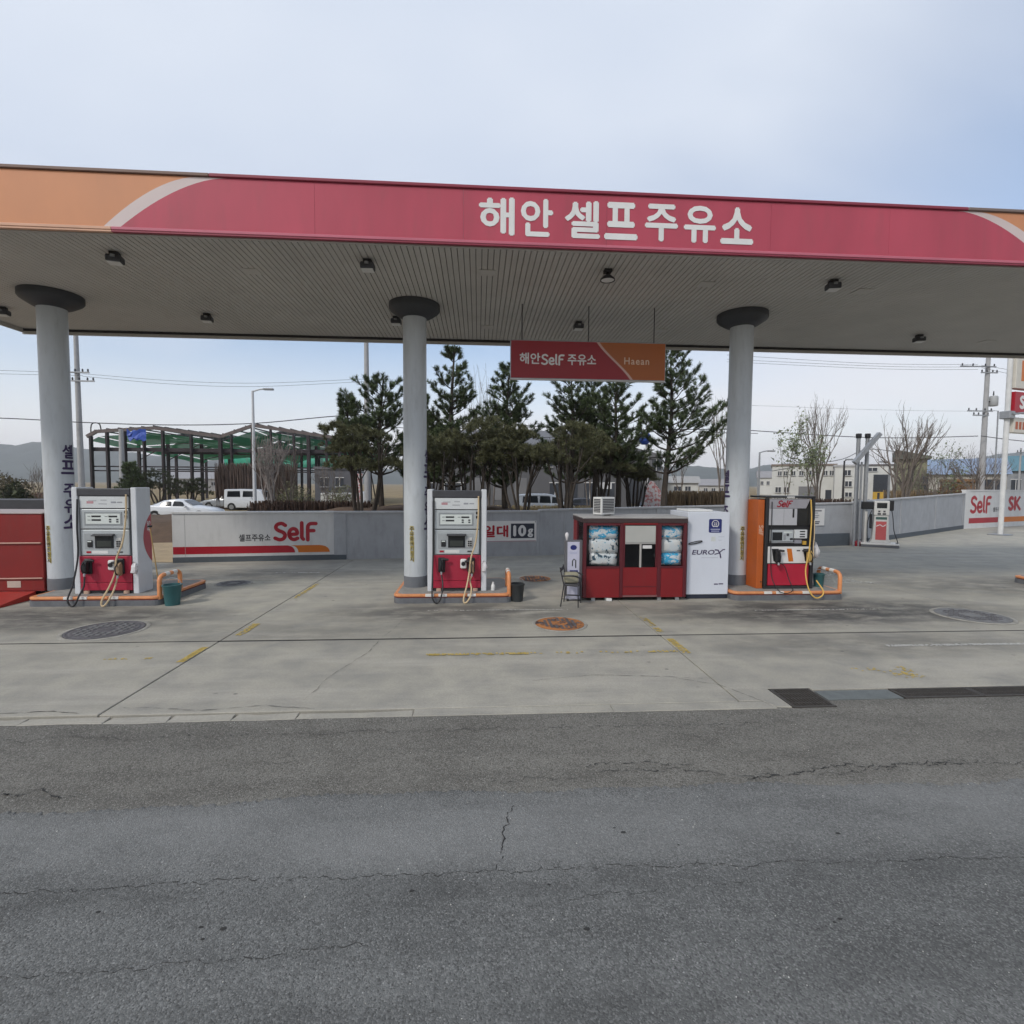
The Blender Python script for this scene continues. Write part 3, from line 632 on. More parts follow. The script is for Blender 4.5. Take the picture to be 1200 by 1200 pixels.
def sweep(xa, xb, mirror=False, dx=0.0, n=14):
    """swoosh curve from bottom (xa) to top (xb)"""
    return [(xa+(xb-xa)*(i/n)+dx*(1-.0*i), zb+.07+(ZT-.06-zb-.07)*(1-(1-i/n)**1.7)) for i in range(n+1)]
lA = sweep(-5.80, -4.40); lB = sweep(-5.55, -3.95); rA = sweep(10.15, 8.58); rB = sweep(9.90, 8.22)
MB().prism_xz([(XL+.01, zb+.07)]+lA+[(XL+.01, ZT-.06)], YF, YF+.0095).build('orange_panel', ORANGE_F, can)
MB().prism_xz(lA+lB[::-1], YF, YF+.0095).build('pale_stripe', PALE_F, can)
MB().prism_xz(rB+rA[::-1], YF, YF+.0095).build('pale_stripe', PALE_F, can)
MB().prism_xz([(XR-.01, zb+.07), (XR-.01, ZT-.06)]+rA[::-1], YF, YF+.0095).build('orange_panel', ORANGE_F, can)
# red field split into sheets with fine seams
xs = [None]+[-2.6, -.25, 2.1, 4.9, 7.0]+[None]
for i in range(len(xs)-1):
    a, b = xs[i], xs[i+1]
    left = lB if a is None else [(a+.0015, zb+.07), (a+.0015, ZT-.06)]
    right = rB if b is None else [(b-.0015, zb+.07), (b-.0015, ZT-.06)]
    MB().prism_xz(left+right[::-1], YF, YF+.0095).build('red_panel', RED_F, can)
for a, b, m1, m2 in ((XL, -5.68, ORANGE_T, ORANGE_T), (-5.678, 10.02, RED_T, RED_TD), (10.022, XR, ORANGE_T, ORANGE_T)):
    bx('lower_trim', m1, can, a, b, YF-.022, YF+.03, zb+.018, zb+.068, .008)
    bx('drip_edge', RED_TD if m2 is RED_TD else m1, can, a, b, YF-.015, YF+.04, zb-.012, zb+.016, .004)
for a, b, m in ((XL, -4.2, mat('brown_trim', (.17, .10, .075), .5)), (-4.198, 8.4, RED_TD), (8.402, XR, mat('grey_brown_trim', (.2, .15, .13), .5))):
    bx('top_trim', m, can, a, b, YF-.03, YF+.10, ZT-.055, ZT, .01)
bx('back_fascia', TRIM_G, can, XL, XR, YB-.05, YB, 6.30, ZT-.03); bx('back_lip', TRIM_G, can, XL+.05, XR-.05, YB-.11, YB-.052, 6.27, 6.41)
bx('back_drip_edge', METAL_D, can, XL+.06, XR-.06, YB-.13, YB-.112, 6.34, 6.41)
for xx, s in ((XL, 1), (XR, -1)):
    bx('end_fascia', ORANGE_F, can, xx, xx+s*.05, YF+.052, YB-.052, zb, ZT-.03); bx('end_lip', TRIM_G, can, xx+s*.052, xx+s*.10, YF+.052, YB-.14, 6.30, 6.44)
bx('front_lip', TRIM_G, can, XL+.06, XR-.06, YF+.052, YF+.068, 6.34, 6.45)
for s, x0, x1 in (('해',0,.58),('안',.68,1.21),('셀',1.40,1.99),('프',2.06,2.62),('주',2.74,3.30),('유',3.40,3.95),('소',4.03,4.60)):
    text_on('letter', s, LETTER, can, (x0+x1)/2, 6.835, YF-.004, h=.60, w=x1-x0, bold=.027)
# columns
def column(c, phi_navy, phi_yel, navy='셀프 주유소', ny=0.0, i=0):
    col = MB().lathe([(.255, .17), (.255, 6.16)], 40, (c[0], c[1], 0)).build('column', COL, can)
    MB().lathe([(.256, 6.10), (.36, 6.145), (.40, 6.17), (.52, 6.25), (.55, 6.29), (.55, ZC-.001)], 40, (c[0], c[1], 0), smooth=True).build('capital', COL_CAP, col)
    mb = MB()
    for q in range(16):
        a = 2*math.pi*q/16; mb.lathe([(.022, 0), (.022, .03), (.012, .04)], 6, (c[0]+.50*math.cos(a), c[1]+.50*math.sin(a), 6.21))
    MB().lathe([(.262, .172), (.262, .43), (.2565, .436)], 40, (c[0], c[1], 0), cap=False).build('base_band', COL_BASE, col)
    text_cyl('lettering', navy, NAVY, col, c, .256, phi_navy, 3.0+ny, .30, .33, .03, .85)
    text_cyl('lettering', '주유중엔진정지', TEXT_YEL, col, c, .2565, phi_yel, 1.50, .118, .112, .05)
    text_cyl('lettering', '주유중엔진정지', TEXT_BLK, col, c, .2605, phi_yel, 1.50, .098, .112, .015)
    return col
column(COLS[0], R(78), R(-16), ny=.12); column(COLS[1], R(84), R(-11), ny=.1); column(COLS[2], R(-94), R(6), ny=-.30); column(COLS[3], R(-90), R(0))
# ceiling lights
def floodlight(label, x, y, kind, rz):
    t = thing('canopy_floodlight', label, 'floodlight', (x, y, ZC), rz, 'floodlights under the canopy'); t.scale = (.78, .78, .85)
    bx('bracket', METAL_D, t, -.09, .09, -.08, .08, -.07, -.001, .006)
    if kind == 'box':
        bx('housing', DARKG, t, -.15, .15, -.13, .13, -.205, -.072, .03, 2); bx('lens', PLASTIC_W, t, -.13, .13, -.11, .11, -.225, -.206, .008)
        MB().lathe([(.045, -.02), (.045, .02)], 12, (0, -.142, -.11)).build('knob', METAL, t)
    else:
        MB().lathe([(.04, -.001), (.04, -.10), (.10, -.14), (.17, -.20), (.175, -.23), (.155, -.23), (.12, -.18)], 24, cap=False).build('housing', METAL_D, t); MB().lathe([(.15, -.222), (.15, -.216)], 24).build('lens', PLASTIC_W, t)
    return t
for (x, y, kd, rz, lb) in ((-6.2, 9.4, 'box', .25, 'boxy floodlight near the orange end of the front fascia'), (-1.94, 9.34, 'box', 0, 'boxy floodlight in front of the middle column'),
        (2.34, 9.4, 'bell', 0, 'round dark bell floodlight above the hanging sign'), (6.72, 9.53, 'box', -.2, 'boxy floodlight in front of the column beside the white cabinet'), (-10.7, 12.5, 'box', .3, 'boxy floodlight at the left picture edge of the ceiling'),
        (-6.3, 12.58, 'box', .2, 'boxy floodlight at the rear between left and middle columns'), (-1.93, 12.4, 'box', 0, 'boxy floodlight just behind the middle column top'), (2.4, 12.41, 'box', 0, 'boxy floodlight half hidden behind the hanging sign'), (11.33, 12.7, 'box', -.2, 'boxy floodlight at the rear right of the ceiling')):
    floodlight(lb, x, y, kd, rz)
for i, (x, y) in enumerate(((.16, 9.71), (.22, 13.0), (7.66, 10.0), (13.6, 13.1), (-4.2, 10.0), (4.6, 12.9), (4.4, 9.9))):
    bx('ceiling_hatch', CEIL, can, x-.15, x+.15, y-.13, y+.13, ZC-.012, ZC-.002, .003)
# hanging sign
hs = thing('hanging_sign', 'red and orange bilingual sign hanging from the canopy ceiling', 'sign', (2.41, 11.3, 5.205)); hs.scale = (.905, .905, .905)
ys = .0
bx('box', METAL, hs, -1.90, 1.90, -.06, .06, -.455, .455, .006)
sw = [(.22+.62*(i/12)+.22*math.sin(math.pi*(i/12-.5))*.5+.11, .44-.88*(i/12)) for i in range(13)]
MB().prism_xz([(-1.885, -.44), (-1.885, .44)]+[(x-.035, z) for x, z in sw], -.066, -.0605).build('red_panel', HS_RED, hs)
MB().prism_xz([(1.885, -.44), (1.885, .44)]+[(x+.035, z) for x, z in sw], -.066, -.0605).build('orange_panel', HS_OR, hs)
MB().prism_xz([(x-.035, z) for x, z in sw]+[(x+.035, z) for x, z in sw][::-1], -.068, -.0605).build('pale_stripe', mat('sign_pale_stripe', (.55, .36, .30), .4), hs)
text_on('lettering', '해안', SIGN_W, hs, -1.43, .02, -.069, h=.27, w=.50, bold=.02)
self_logo('lettering', SIGN_W, hs, -1.15, -.115, -.069, .235, weight=.18)
text_on('lettering', '주유소', SIGN_W, hs, -.17, .01, -.069, h=.26, w=.70, bold=.02)
text_on('lettering', 'Haean', mat('sign_peach', (.66, .47, .33), .4), hs, 1.18, .01, -.069, h=.17, w=.62, bold=.012, spacing=1.15)
bx('lower_edge', SIGN_W, hs, -1.90, 1.90, -.064, .064, -.475, -.4555, .004)
for x in (-1.62, 0.0, 1.62): MB().tube([(x, 0, .45), (x, 0, 1.312)], .012, 8).build('rod', METAL_D, hs)

# ================================================================ PUMP ISLANDS
def island(label, x0, x1, guard_label=None):
    xc = (x0+x1)/2; t = thing('pump_island', label, 'pump island', (xc, 11.57, 0), 0, 'pump islands under the canopy'); hx = (x1-x0)/2; hy = .93
    def rr(ix, r=.16, n=5):
        a, b = hx-ix, hy-ix; o = []
        for cx, cy, s in ((a-r, b-r, 0), (-a+r, b-r, 90), (-a+r, -b+r, 180), (a-r, -b+r, 270)):
            for q in range(n+1): an = R(s+90*q/n); o.append((cx+r*math.cos(an), cy+r*math.sin(an)))
        return o
    MB().prism_xy(rr(0), -.01, .115).build('kerb', KERB, t); MB().prism_xy(rr(.012), .116, .132).build('dark_red_line', mat('dark_red_paint', (.14, .02, .02), .6), t)
    MB().prism_xy(rr(.002), .133, .190).build('orange_edging', ORANGE, t, .018, 2); MB().prism_xy(rr(.075), .12, .1935).build('deck', KERB_T, t)
    for a in (-.55, -.28, .32): bx('reflective_band', REFL, t, a-.02, a+.16, -hy-.004, -hy+.05, .137, .1935, .006)
    gx = hx-.06
    pts = [(gx, -.84, .12), (gx, -.84, .48)]+[(gx, -.84+.13*(1-math.cos(R(q))), .48+.11*math.sin(R(q))) for q in (30, 60, 90)]+[(gx, -.25+.13*math.sin(R(q)), .48+.11*math.cos(R(q))) for q in (0, 30, 60, 90)]+[(gx, -.12, .16)]
    gd = MB().tube(pts, .043, 12).build('end_guard', ORANGE, t)
    for a in (-.60, -.34): MB().tube([(gx, a-.07, .59), (gx, a+.07, .59)], .046, 12).build('reflective_band', REFL, gd)
    return t
island('pump island beside the red steel box at the left edge', -8.95, -6.38)
island('pump island between the SelF wall and the red booth', -1.76, .72)
island('pump island right of the white cabinet with orange end guard', 5.52, 8.06)
island('pump island barely entering at the right picture edge', 14.05, 16.5)

def hose(pts, r, m, name, t): return MB().tube(spline(pts, 8), r, 8).build(name, m, t)
def nozzle(t, x, z, m, y=-.06, flip=1):
    """hanging fuel nozzle: boot, body, guard, spout"""
    n = MB().prism_yz([(y-.07, z-.17), (y-.11, z-.12), (y-.10, z+.06), (y-.03, z+.12), (y+.005, z+.05), (y+.005, z-.15)], x-.045, x+.045).build('nozzle', m, t, .012, 2)
    MB().tube(spline([(x, y-.07, z-.15), (x, y-.14, z-.10), (x, y-.155, z+.01), (x, y-.09, z+.07)], 5), .012, 8).build('trigger_guard', BLACK, n)
    MB().tube([(x, y-.05, z+.09), (x+.05*flip, y-.045, z+.11), (x+.15*flip, y-.03, z+.10)], [.03, .028, .022], 10).build('spout', METAL_D, n)
    MB().tube([(x, y-.08, z-.15), (x, y-.09, z-.21)], .022, 10).build('swivel', METAL, n); return n

def dispenser_silver(label, loc):
    """origin at island top, centre of the front face; front looks to -Y"""
    t = thing('fuel_dispenser', label, 'fuel dispenser', loc, 0, 'fuel dispensers on the islands'); D = .46
    for s in (-1, 1):
        x0, x1 = (-.63, -.515) if s < 0 else (.515, .63)
        pil = MB().box(x0, x1, 0.0, D, .0, 2.19).build('pillar', PILLAR, t, .018, 3)
        if s > 0:
            pr = [(.03+.0+.34*math.sin(math.pi*i/14)*.62, .62+1.02*i/14) for i in range(15)]
            MB().prism_yz([(.445, 1.64-1.02*i/14) for i in (14, 0)]+[(.445-.26*math.sin(math.pi*i/14)**.8, .62+1.02*i/14) for i in range(14, -1, -1)][1:-1], .631, .636).build('side_badge', mat('side_badge_red', (.42, .10, .11), .5, .1, 4, dirt=.1), pil)
            V = self_logo('lettering', SIGN_W, pil, .31, 1.48, -.638, .10, vertical=True, axis='yz', weight=.2)
    bx('cabinet', mat('dispenser_core', (.16, .165, .17), .5), t, -.512, .512, .045, D-.045, .10, 2.10)
    bx('top_cap', DARKG, t, -.5145, .5145, -.015, D+.015, 2.015, 2.165, .012, 2)
    hd = bx('header_panel', SILVER_L, t, -.47, .47, -.004, .04, 1.765, 2.005, .008); 
    for x, w, z in ((-.22, .16, 1.92), (.0, .12, 1.93), (-.02, .16, 1.855)): bx('print', mat('header_print', (.42, .43, .44), .5), hd, x-w/2, x+w/2, -.0065, -.0045, z-.012, z+.012)
    bx('print', mat('header_print_red', (.45, .25, .27), .5), hd, -.33, -.2, -.0065, -.0045, 1.86, 1.91); bx('print', mat('header_letter', (.30, .31, .33), .5), hd, .14, .24, -.0065, -.0045, 1.87, 1.905); bx('print', mat('header_letter', (.30, .31, .33), .5), hd, .26, .36, -.0065, -.0045, 1.875, 1.90)
    dp = bx('display_panel', SILVER, t, -.47, .47, -.002, .04, 1.345, 1.745, .012, 2)
    bx('display_bezel', mat('display_bezel', (.30, .32, .33), .4, metal=.3), dp, -.385, .345, -.010, -.003, 1.415, 1.69, .004)
    lc = bx('display_window', LCD, dp, -.355, .315, -.014, -.0105, 1.445, 1.655, .002)
    for x0, x1, z in ((-.24, -.06, 1.60), (-.24, -.06, 1.525), (.09, .26, 1.598)):
        bx('digits', BLACK, lc, x0, x1, -.0165, -.0145, z-.017, z+.017); bx('caption', mat('lcd_caption', (.22, .24, .24), .5), lc, x0-.075, x0-.02, -.0165, -.0145, z-.007, z+.007)
    for x in (.12, .26):
        for z in (1.535, 1.490): bx('digits', DARKG, lc, x-.022, x+.022, -.0165, -.0145, z-.016, z+.016)
    for z in (1.69, 1.60): bx('knob', BLACK, dp, .40, .445, -.03, -.003, z-.028, z+.028, .008)
    sp = bx('screen_panel', SILVER, t, -.47, .47, -.002, .04, .80, 1.325, .012, 2)
    bx('recess', mat('panel_recess', (.36, .38, .39), .4, metal=.2), sp, -.40, .34, -.009, -.003, .93, 1.25, .004)
    s2 = bx('screen', SCREEN, sp, -.19, .17, -.022, -.0095, .95, 1.20, .005); MB().prism_yz([(-.10, 1.215), (-.0225, 1.245), (-.0095, 1.245), (-.0095, 1.205), (-.09, 1.20)], -.215, .195).build('hood', DARKG, sp, .004)
    bx('screen_inset', mat('screen_image', (.05, .055, .05), .15), s2, -.15, .13, -.0245, -.0225, .98, 1.10)  # plain, slightly lighter rectangle on the dark screen
    bx('card_reader', BLACK, sp, -.335, -.24, -.03, -.0095, .97, 1.11, .006); bx('card_slot_light', LCD, sp, -.325, -.25, -.0325, -.0305, 1.075, 1.10)
    kp = bx('keypad', mat('keypad_grey', (.5, .5, .48), .5), sp, .215, .325, -.02, -.0095, .96, 1.16, .004)
    for i in range(2):
        for j in range(3): bx('key', BLACK, kp, .228+i*.047, .265+i*.047, -.026, -.0205, .975+j*.045, 1.008+j*.045)
    bx('notice', SIGN_W, sp, -.26, .05, -.0055, -.003, .835, .895); bx('print', SIGN_RED, sp, -.37, -.28, -.0055, -.003, .845, .885); bx('print', DARKG, sp, .22, .34, -.0055, -.003, .85, .88)
    rp = bx('red_door', RED_D, t, -.505, .505, -.012, .04, .235, .785, .010, 2); bx('red_skirt', RED_D, t, -.505, .505, -.008, .04, .075, .228, .008)
    bx('plinth', METAL_D, t, -.50, .50, .02, D-.02, .0, .10)
    for x in (-.39, .39): bx('foot_block', mat('foot_block_peach', (.50, .34, .25), .6), t, x-.05, x+.05, -.03, .015, .005, .07, .006)
    bx('boot', BLACK, t, -.40, -.25, -.055, -.013, .42, .74, .02, 2); bx('boot', BLACK, t, .22, .38, -.055, -.013, .42, .74, .02, 2)
    nozzle(t, -.325, .60, BLACK, -.06, 1); 
    wb = bx('white_holder', PLASTIC_W, t, .07, .205, -.075, -.013, .50, .71, .04, 3); MB().tube([(.135, -.09, .61), (.135, -.07, .61)], .045, 14).build('opening', BLACK, wb)
    nozzle(t, .315, .56, mat('nozzle_brown', (.30, .20, .12), .5), -.06, -1)
    hose([(-.49, -.03, 1.95), (-.50, -.05, 1.4), (-.505, -.05, .8), (-.51, -.20, .25), (-.50, -.36, -.02), (-.44, -.38, -.15), (-.36, -.38, -.14), (-.30, -.35, .02), (-.29, -.22, .2), (-.32, -.15, .38)], .016, HOSE_B, 'hose', t)
    hose([(.455, -.03, 2.05), (.45, -.05, 1.6), (.40, -.09, 1.1), (.30, -.14, .75), (.265, -.15, .45), (.22, -.25, .2), (.16, -.37, -.03), (.155, -.39, -.14), (.21, -.39, -.15), (.29, -.37, -.03), (.31, -.27, .12), (.28, -.15, .25), (.31, -.15, .36)], .017, HOSE_C, 'hose', t)
    mb = MB(); mb.tube(spline([(.455, -.02, 2.03), (.445, -.04, 1.75), (.45, -.04, 1.55)], 5), .007, 6); mb.build('hose_wire', METAL_D, t)
    bag = MB().lathe([(.010, .15), (.02, .11), (.05, .06), (.058, .0), (.045, -.07), (.02, -.09)], 9, (.575, -.05, .52)); rnd = random.Random(3)
    bag.v = [(a+rnd.uniform(-.018, .018), b+rnd.uniform(-.018, .018), c+rnd.uniform(-.012, .012)) for a, b, c in bag.v]; bag.build('paper_roll_bag', BAG, t)
    return t
d0 = dispenser_silver('silver and red fuel dispenser with two hoses beside the left column', (-7.60, 10.94, .185))
dup(d0, (-.445, 10.94, .185), 'silver and red fuel dispenser beside the middle column')

def dispenser_black(label, loc):
    t = thing('fuel_dispenser', label, 'fuel dispenser', loc, 0, 'fuel dispensers on the islands'); D = .66; w = .57
    FB = mat('black_frame', (.022, .022, .024), .45, .1)
    bx('cabinet', FB, t, -w+.004, w-.004, .04, D, .0, 2.0)
    for s in (-1, 1): bx('frame_post', FB, t, s*(w-.075) if s > 0 else -w, w if s > 0 else -w+.075, -.02, .039, .0, 2.03, .012, 2)
    bx('frame_top', FB, t, -w, w, -.022, D+.01, 2.031, 2.075, .012, 2); bx('top_label', SIGN_W, t, -.10, .08, -.0245, -.0225, 2.04, 2.065)
    op = MB().box(-w-.15, -w-.006, .02, D-.02, .0, 1.99).build('orange_side_panel', mat('dispenser_orange', (.44, .10, .018), .45, .1, 3, dirt=.12), t, .01)
    self_logo('lettering', mat('panel_peach', (.60, .40, .30), .5), op, -w-.125, 1.42, .0185, .095, vertical=True, weight=.17)
    bx('bolt', BLACK, op, -w-.06, -w-.03, .012, .0195, .14, .17)
    PG = mat('dispenser_pale_grey', (.44, .44, .46), .4, .06, 4)
    hp = MB().prism_xz([(-.49, 1.80), (.36, 1.80), (.45, 2.005), (-.49, 2.005)], -.012, .039).build('header_panel', mat('header_grey', (.30, .29, .31), .45), t, .005)
    self_logo('lettering', mat('self_deep_red', (.26, .008, .02), .5), hp, -.32, 1.835, -.0135, .135, slant=.35, weight=.22)
    mp_ = bx('upper_panel', PG, t, -.49, .16, -.010, .039, 1.425, 1.795, .005); bx('panel_seam', DARKG, mp_, -.15, -.147, -.0115, -.0102, 1.43, 1.79); bx('bar', BLACK, mp_, .05, .085, -.018, -.0105, 1.60, 1.79)
    MB().prism_xz([(.175, 1.43), (.48, 1.43), (.48, 1.99), (.385, 1.80), (.175, 1.795)], .0, .039).build('dark_panel', SCREEN, t)
    sp = bx('screen_panel', SILVER, t, -.44, .09, -.010, .039, 1.06, 1.32, .006); bx('screen', SCREEN, sp, -.40, -.17, -.014, -.0105, 1.085, 1.27, .002)
    bx('reader', DARKG, sp, -.07, -.02, -.022, -.0105, 1.19, 1.24); bx('reader', BLACK, sp, .01, .07, -.022, -.0105, 1.10, 1.14); bx('slot', LCD, sp, -.13, .06, -.013, -.0105, 1.255, 1.285); bx('key_block', mat('key_block', (.28, .29, .3), .5), sp, -.14, -.09, -.018, -.0105, 1.10, 1.22)
    bx('ledge', METAL, t, -.44, .09, -.035, .039, 1.03, 1.052, .004)
    dp = bx('display_panel', SILVER_L, t, .115, .41, -.010, .039, 1.13, 1.325, .006)
    for z in (1.285, 1.225, 1.17): bx('digits', BLACK, dp, .235, .355, -.0125, -.0105, z-.014, z+.014)
    bx('label', mat('label_grey', (.25, .25, .28), .5), t, .13, .29, .0, .0385, 1.02, 1.10); bx('yellow_label', mat('label_amber', (.55, .33, .05), .5), t, .33, .40, .0, .0385, .99, 1.07)
    npan = bx('nozzle_panel', SIGN_W, t, -.495, .495, -.02, .039, .575, .945, .008, 2)
    MB().prism_xz([(-.06, .905), (.05, .905), (.10, .615), (-.01, .615)], -.0225, -.0205).build('orange_stripe', SIGN_OR, npan)
    for x, fl in ((-.33, 1), (.40, -1)):
        MB().prism_xz([(x-.08, .90), (x+.08, .90), (x+.10, .64), (x-.03, .62)], -.024, -.0205).build('boot_recess', BLACK, npan)
        nozzle(t, x+.02, .76, BLACK if fl > 0 else mat('nozzle_yellow', (.45, .30, .09), .5), -.05, fl)
    bx('label', DARKG, npan, .17, .25, -.0225, -.0205, .845, .872)
    bx('red_door', mat('dispenser_scarlet', (.42, .015, .04), .42, .08, 3, dirt=.06), t, -.47, .47, -.012, .039, .075, .555, .008); bx('plinth', METAL_D, t, -w+.01, w-.01, -.012, .038, .0, .065)
    hose([(.45, -.03, 2.0), (.46, -.06, 1.6), (.43, -.09, 1.2), (.38, -.13, .8), (.30, -.16, .45), (.27, -.28, .15), (.31, -.37, -.05), (.42, -.39, -.13), (.56, -.37, -.08), (.62, -.30, .02), (.60, -.10, .20)], .014, HOSE_Y, 'hose', t)
    hose([(.55, -.03, 1.55), (.54, -.06, 1.2), (.50, -.10, .95), (.49, -.13, .75), (.44, -.14, .64)], .010, HOSE_C, 'hose', t)
    hose([(-.44, -.025, 1.95), (-.445, -.04, 1.5), (-.45, -.05, .9), (-.44, -.10, .3), (-.41, -.30, .05), (-.33, -.36, -.02), (-.2, -.36, -.02), (-.08, -.32, .05), (-.07, -.14, .25), (-.13, -.13, .45), (-.20, -.12, .56), (-.29, -.12, .60)], .009, HOSE_B, 'hose', t)
    return t
dispenser_black('black framed fuel dispenser with SelF header beside the right column', (6.93, 10.94, .1935))
# plastic bag on its side
bag = thing('plastic_bag', 'white plastic bag hanging at the black framed dispenser', 'plastic bag', (7.62, 11.05, 1.0))
mb = MB().lathe([(.012, .22), (.03, .18), (.08, .09), (.10, .0), (.07, -.11), (.02, -.14)], 12); rnd = random.Random(8)
mb.v = [(a+rnd.uniform(-.02, .02), b+rnd.uniform(-.02, .02), c+rnd.uniform(-.015, .015)) for a, b, c in mb.v]; mb.build('bag_body', BAG, bag); MB().tube([(-.10, -.02, .30), (-.03, 0, .24), (0, 0, .20)], .008, 6).build('tie', BAG, bag)

def bucket(label, x, y, m, z=0.0, s=1.0):
    t = thing('bucket', label, 'bucket', (x, y, z), 0, 'squeegee buckets at the island ends')
    MB().lathe([(.125*s, .0), (.16*s, .36*s), (.172*s, .375*s), (.172*s, .40*s), (.150*s, .40*s), (.115*s, .02)], 24, cap=False).build('pail', m, t)
    MB().lathe([(.14*s, .33*s), (.01, .331*s)], 20, cap=False).build('water', SCREEN, t)
    MB().tube(spline([(-.17*s, 0, .38*s), (-.12*s, .02, .48*s), (0, .03, .52*s), (.12*s, .02, .48*s), (.17*s, 0, .38*s)], 4), .006, 6).build('handle', METAL, t); return t
bucket('teal bucket on the ground at the left island end', -6.19, 10.72, TEAL, 0, 1.05); bucket('dark bucket beside the middle island end guard', .84, 10.80, mat('dark_bucket', (.03, .034, .036), .5, dirt=.3), 0, .95)
bucket('teal bucket inside the right island end guard', 7.80, 11.15, TEAL, .1935, .75)
sq = thing('squeegee_stick', 'thin yellow brown squeegee stick leaning by the left dispenser', 'squeegee', (-6.5, 10.85, .19)); MB().tube([(0, 0, 0), (-.30, .22, 1.38)], .011, 6).build('stick', mat('bamboo', (.30, .20, .08), .7), sq); MB().box(-.33, -.27, .18, .26, 1.36, 1.40).build('rubber_head', BLACK, sq, .005)
cup = thing('small_bottle', 'small clear bottle standing on the middle island', 'bottle', (.33, 11.0, .1935)); MB().lathe([(.04, 0), (.045, .02), (.045, .10), (.03, .13), (.02, .15)], 14).build('bottle_body', PLASTIC_W, cup); MB().lathe([(.023, .151), (.023, .18)], 12).build('cap', SIGN_W, cup)
manhole('rusty orange manhole cover lying behind the booth and the middle island', 1.50, 13.3, .42, MH_O, MH_D)

# red steel box at the left edge
rb = thing('red_steel_box', 'tall red steel box on a red ramp at the left picture edge', 'steel box', (-10.9, 11.6, 0))
RSB = mat('red_steel_box_paint', (.20, .014, .012), .5, .12, 2, dirt=.2)
bx('body', RSB, rb, -1.9, 1.72, -.2, 1.2, .16, 1.80, .01); bx('top_edge', mat('rb_top', (.42, .36, .34), .6, dirt=.3), rb, -1.92, 1.74, -.22, 1.22, 1.803, 1.83, .005)
for x in (-1.0, -.1, .80): bx('seam', mat('rb_seam', (.11, .008, .008), .6), rb, x-.004, x+.004, -.203, -.2005, .2, 1.78)
MB().prism_yz([(-1.15, .0), (-.21, .0), (-.21, .16), (-1.15, .035)], -1.9, 1.55).build('ramp', mat('red_ramp_paint', (.36, .030, .022), .5, .15, 3, dirt=.25), rb, .004)
for z in (1.17, .42): MB().tube([(-1.9, -.225, z-.01), (1.7, -.225, z+.02)], .016, 8).build('rail', mat('rb_rail', (.45, .28, .22), .6), rb)
bx('tag_plate', mat('rb_plate', (.45, .38, .32), .6), rb, .98, 1.25, -.206, -.2005, .24, .38)
shb = thing('dark_trough', 'black trough standing behind the red steel box', 'trough', (-12.2, 14.2, 0)); bx('trough_body', DARKG, shb, -1.6, 1.9, -.3, .3, .9, 2.02, .02); bx('leg', METAL_D, shb, -1.3, -1.1, -.2, .2, 0, .899); bx('leg', METAL_D, shb, 1.1, 1.3, -.2, .2, 0, .899)

# ================================================================ SALES BOOTH
bt = thing('sales_booth', 'small dark red sales booth with glass windows and centre door', 'booth', (3.37, 10.72, 0))
W2 = 1.13; BD = 1.15; BH = 1.74
bx('floor', BOOTH_FR, bt, -W2+.01, W2-.01, .015, BD-.01, .07, .12); bx('back_wall', BOOTH_RED, bt, -W2, W2, BD-.03, BD, .07, BH-.06)
bx('side_wall', BOOTH_RED, bt, W2-.03, W2, .03, BD-.031, .07, BH-.06)
bx('side_wall', BOOTH_RED, bt, -W2, -W2+.03, .03, BD-.031, .07, 1.20); bx('side_wall', BOOTH_RED, bt, -W2, -W2+.03, .75, BD-.031, 1.201, BH-.06)
bx('side_frame', BOOTH_FR, bt, -W2-.004, -W2+.034, .70, .749, 1.201, BH-.06); bx('side_pane', GLASS_B, bt, -W2+.01, -W2+.016, .035, .699, 1.202, BH-.061)
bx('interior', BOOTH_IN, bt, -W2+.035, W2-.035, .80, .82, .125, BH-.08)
bx('roof', BOOTH_ROOF, bt, -W2-.02, W2+.015, -.02, BD+.02, BH+.03, BH+.07, .012); bx('roof_fascia', mat('booth_roof_edge', (.05, .03, .03), .6, dirt=.2), bt, -W2-.012, W2+.01, -.012, BD+.01, BH-.06, BH+.029, .006)
for a, b in ((-W2, -W2+.07), (-.335, -.265), (.485, .57), (W2-.07, W2)): bx('post', BOOTH_FR, bt, a, b, -.006, .05, .07, BH-.061, .006)
for a, b in ((-W2+.07, -.335), (.57, W2-.07)):
    bx('lower_panel', BOOTH_RED, bt, a+.001, b-.001, .0, .04, .071, .70, .006); wf = bx('window_frame', BOOTH_FR, bt, a+.001, b-.001, -.002, .045, .701, .745, .005); bx('window_head', BOOTH_FR, bt, a+.001, b-.001, -.002, .045, 1.625, 1.678, .005)
    bx('pane', GLASS_B, wf, a+.002, b-.002, .018, .024, .746, 1.624)
dr = bx('door', BOOTH_RED, bt, -.264, .484, .004, .036, .12, .72, .004); bx('kick_line', BOOTH_FR, dr, -.25, .47, -.002, .0035, .30, .315); bx('sill', mat('booth_sill', (.22, .10, .10), .5, dirt=.2), dr, -.264, .484, -.02, .0035, .09, .118)
bx('stile', BOOTH_FR, dr, -.264, -.225, .002, .04, .721, 1.64, .004); bx('stile', BOOTH_FR, dr, .445, .484, .002, .04, .721, 1.64, .004); bx('head_rail', BOOTH_RED, dr, -.264, .484, -.004, .044, 1.641, 1.679, .004)
bx('cream_panel', CREAM, dr, -.223, .443, .008, .034, 1.26, 1.62, .004); bx('meeting_rail', mat('alu_rail', (.40, .39, .37), .4, metal=.4), dr, -.223, .443, .004, .036, 1.225, 1.258, .003)
